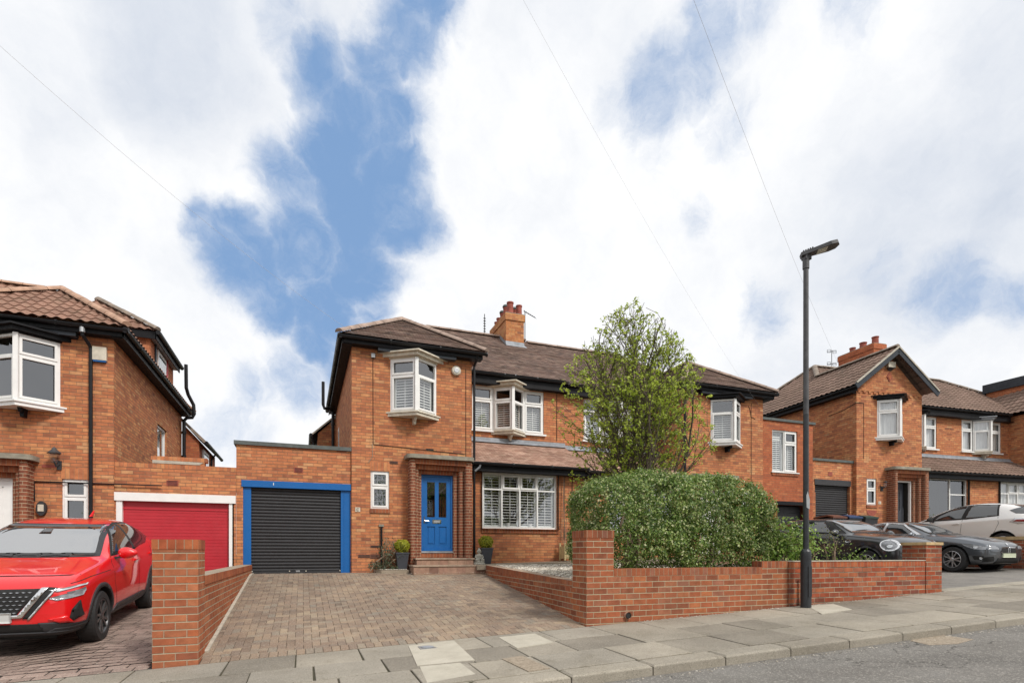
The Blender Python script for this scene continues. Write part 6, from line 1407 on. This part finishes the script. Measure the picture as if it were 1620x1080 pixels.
gy.seam([(.74,.34),(.80,.7),(.72,.95)]); gy.seam([(-.42,.34),(-.46,.97)]); gy.seam([(.8,.70),(0,.73),(-1.6,.78)],wd=.006); gy.decal('sill_cladding',[(1.0,.24),(1.0,.19),(-.85,.19),(-.85,.24)],'side',.012,M_LINE)
gy.decal('grille',[(.02,.66),(.29,.655),(.33,.56),(.26,.47),(.04,.47)],'front',.018,M_CHROME); gy.decal('grille_slats',[(.045,.64),(.27,.635),(.30,.56),(.245,.49),(.06,.49)],'front',.024,M_LINE)
gy.decal('headlight',[(.40,.61),(.42,.68),(.66,.70),(.70,.60)],'front',.010,M_HL); gy.decal('headlight_side',[(2.20,.60),(2.20,.67),(1.90,.735),(1.72,.735),(1.80,.68),(2.0,.60)],'side',.008,M_HL); gy.decal('headlight_core',C_(2.02,.66,.05,.035,14),'side',.014,M_HLB)
gy.decal('lower_intake',[(-.48,.26),(-.40,.38),(.40,.38),(.48,.26)],'front',.012,M_LINE,sides=(1,)); gy.decal('fog_intake',[(.52,.30),(.56,.42),(.76,.40),(.72,.28)],'front',.010,M_LINE); gy.decal('fog_intake_side',[(2.17,.33),(2.17,.43),(1.95,.43),(1.98,.33)],'side',.008,M_LINE); gy.decal('fog_lamp',C_(2.12,.38,.03,.03,12),'side',.014,M_HLB)
gy.decal('number_plate',[(-.26,.40),(.26,.40),(.26,.51),(-.26,.51)],'front',.035,plain('pale_blank_plate',(.55,.60,.45),.5,var=.03),sides=(1,)); gy.mirror(.50,.98,.99,M_CGRY); gy.decal('bonnet_badge',C_(0,.735,.03,.03,14),'front',.01,M_HLB,sides=(1,))
# ---- silver hatch, nose in
ZC=[(2.04,.50,.38,.58,.66,.48,.72,.36,.74),(1.94,.76,.26,.70,.80,.68,.86,.48,.88),(1.65,.83,.22,.82,.92,.75,.97,.54,.99),(1.2,.86,.21,.88,.99,.79,1.06,.60,1.09),(.9,.865,.21,.90,1.02,.80,1.14,.68,1.17),
 (.45,.865,.21,.93,1.04,.80,1.36,.68,1.39),(.0,.865,.21,.95,1.06,.80,1.50,.63,1.53),(-.5,.865,.21,.97,1.08,.80,1.53,.61,1.565),(-1.0,.865,.22,.99,1.10,.80,1.50,.60,1.54),(-1.45,.865,.26,1.01,1.12,.79,1.42,.60,1.46),
 (-1.8,.85,.32,1.02,1.13,.76,1.28,.58,1.31),(-1.98,.80,.38,.98,1.08,.72,1.12,.52,1.14),(-2.04,.62,.44,.85,.94,.58,.98,.4,1.0)]
sv_=Car('parked_car','pale silver five-door hatchback parked nose-in at the far right',(19.82,11.42,-.04),R(90),ZC,M_CSIL,(1.25,-1.33),.315,M_RIMS,.865)
sv_.decal('side_trim',[(.98,1.04),(.50,1.27),(-.02,1.485),(-.5,1.51),(-1.12,1.47),(-1.22,1.12),(-.4,1.06)],'side',.004,M_LINE)
sv_.decal('side_window',[(.60,1.07),(.45,1.20),(-.02,1.44),(-.30,1.47),(-.22,1.09)],'side',.008,M_CWIN); sv_.decal('side_window',[(-.34,1.09),(-.42,1.48),(-1.08,1.445),(-1.17,1.13)],'side',.008,M_CWIN)
sv_.decal('side_window',[(.70,1.07),(.90,1.05),(.55,1.22)],'side',.008,M_CWIN)
sv_.decal('rear_quarter_glass',[(-1.42,1.27),(-1.62,1.36),(-1.86,1.25),(-1.90,1.14),(-1.6,1.17)],'side',.006,M_CWIN); sv_.decal('rear_screen',[(-.55,1.14),(.55,1.14),(.46,1.42),(-.46,1.42)],'rear',.006,M_CWIN,sides=(1,))
sv_.decal('tail_light',[(-1.50,.93),(-1.62,1.03),(-1.97,1.01),(-1.97,.88),(-1.7,.86)],'side',.008,M_HLB); sv_.decal('tail_light_core',[(-1.60,.94),(-1.68,.99),(-1.95,.98),(-1.95,.91)],'side',.012,M_TL)
sv_.seam([(.66,.36),(.78,.72),(.66,1.02)]); sv_.seam([(-.20,.36),(-.25,.8),(-.27,1.07)]); sv_.seam([(-1.0,.42),(-1.12,.62),(-1.24,.9),(-1.2,1.1)]); sv_.decal('door_handle',[(.0,.93),(-.20,.95),(-.20,.925),(.0,.905)],'side',.025,M_CSIL); sv_.mirror(.58,.96,1.10,M_LINE)
arch(sv_,1.25,.315,.36,.375,mat=M_LINE); arch(sv_,-1.33,.315,.36,.375,mat=M_LINE)
# ---------------------------------------------------------------- render settings
S.render.engine='CYCLES'
try:
    S.cycles.max_bounces=6; S.cycles.transparent_max_bounces=12; S.cycles.caustics_reflective=False; S.cycles.caustics_refractive=False; S.cycles.sample_clamp_indirect=4
except Exception: pass
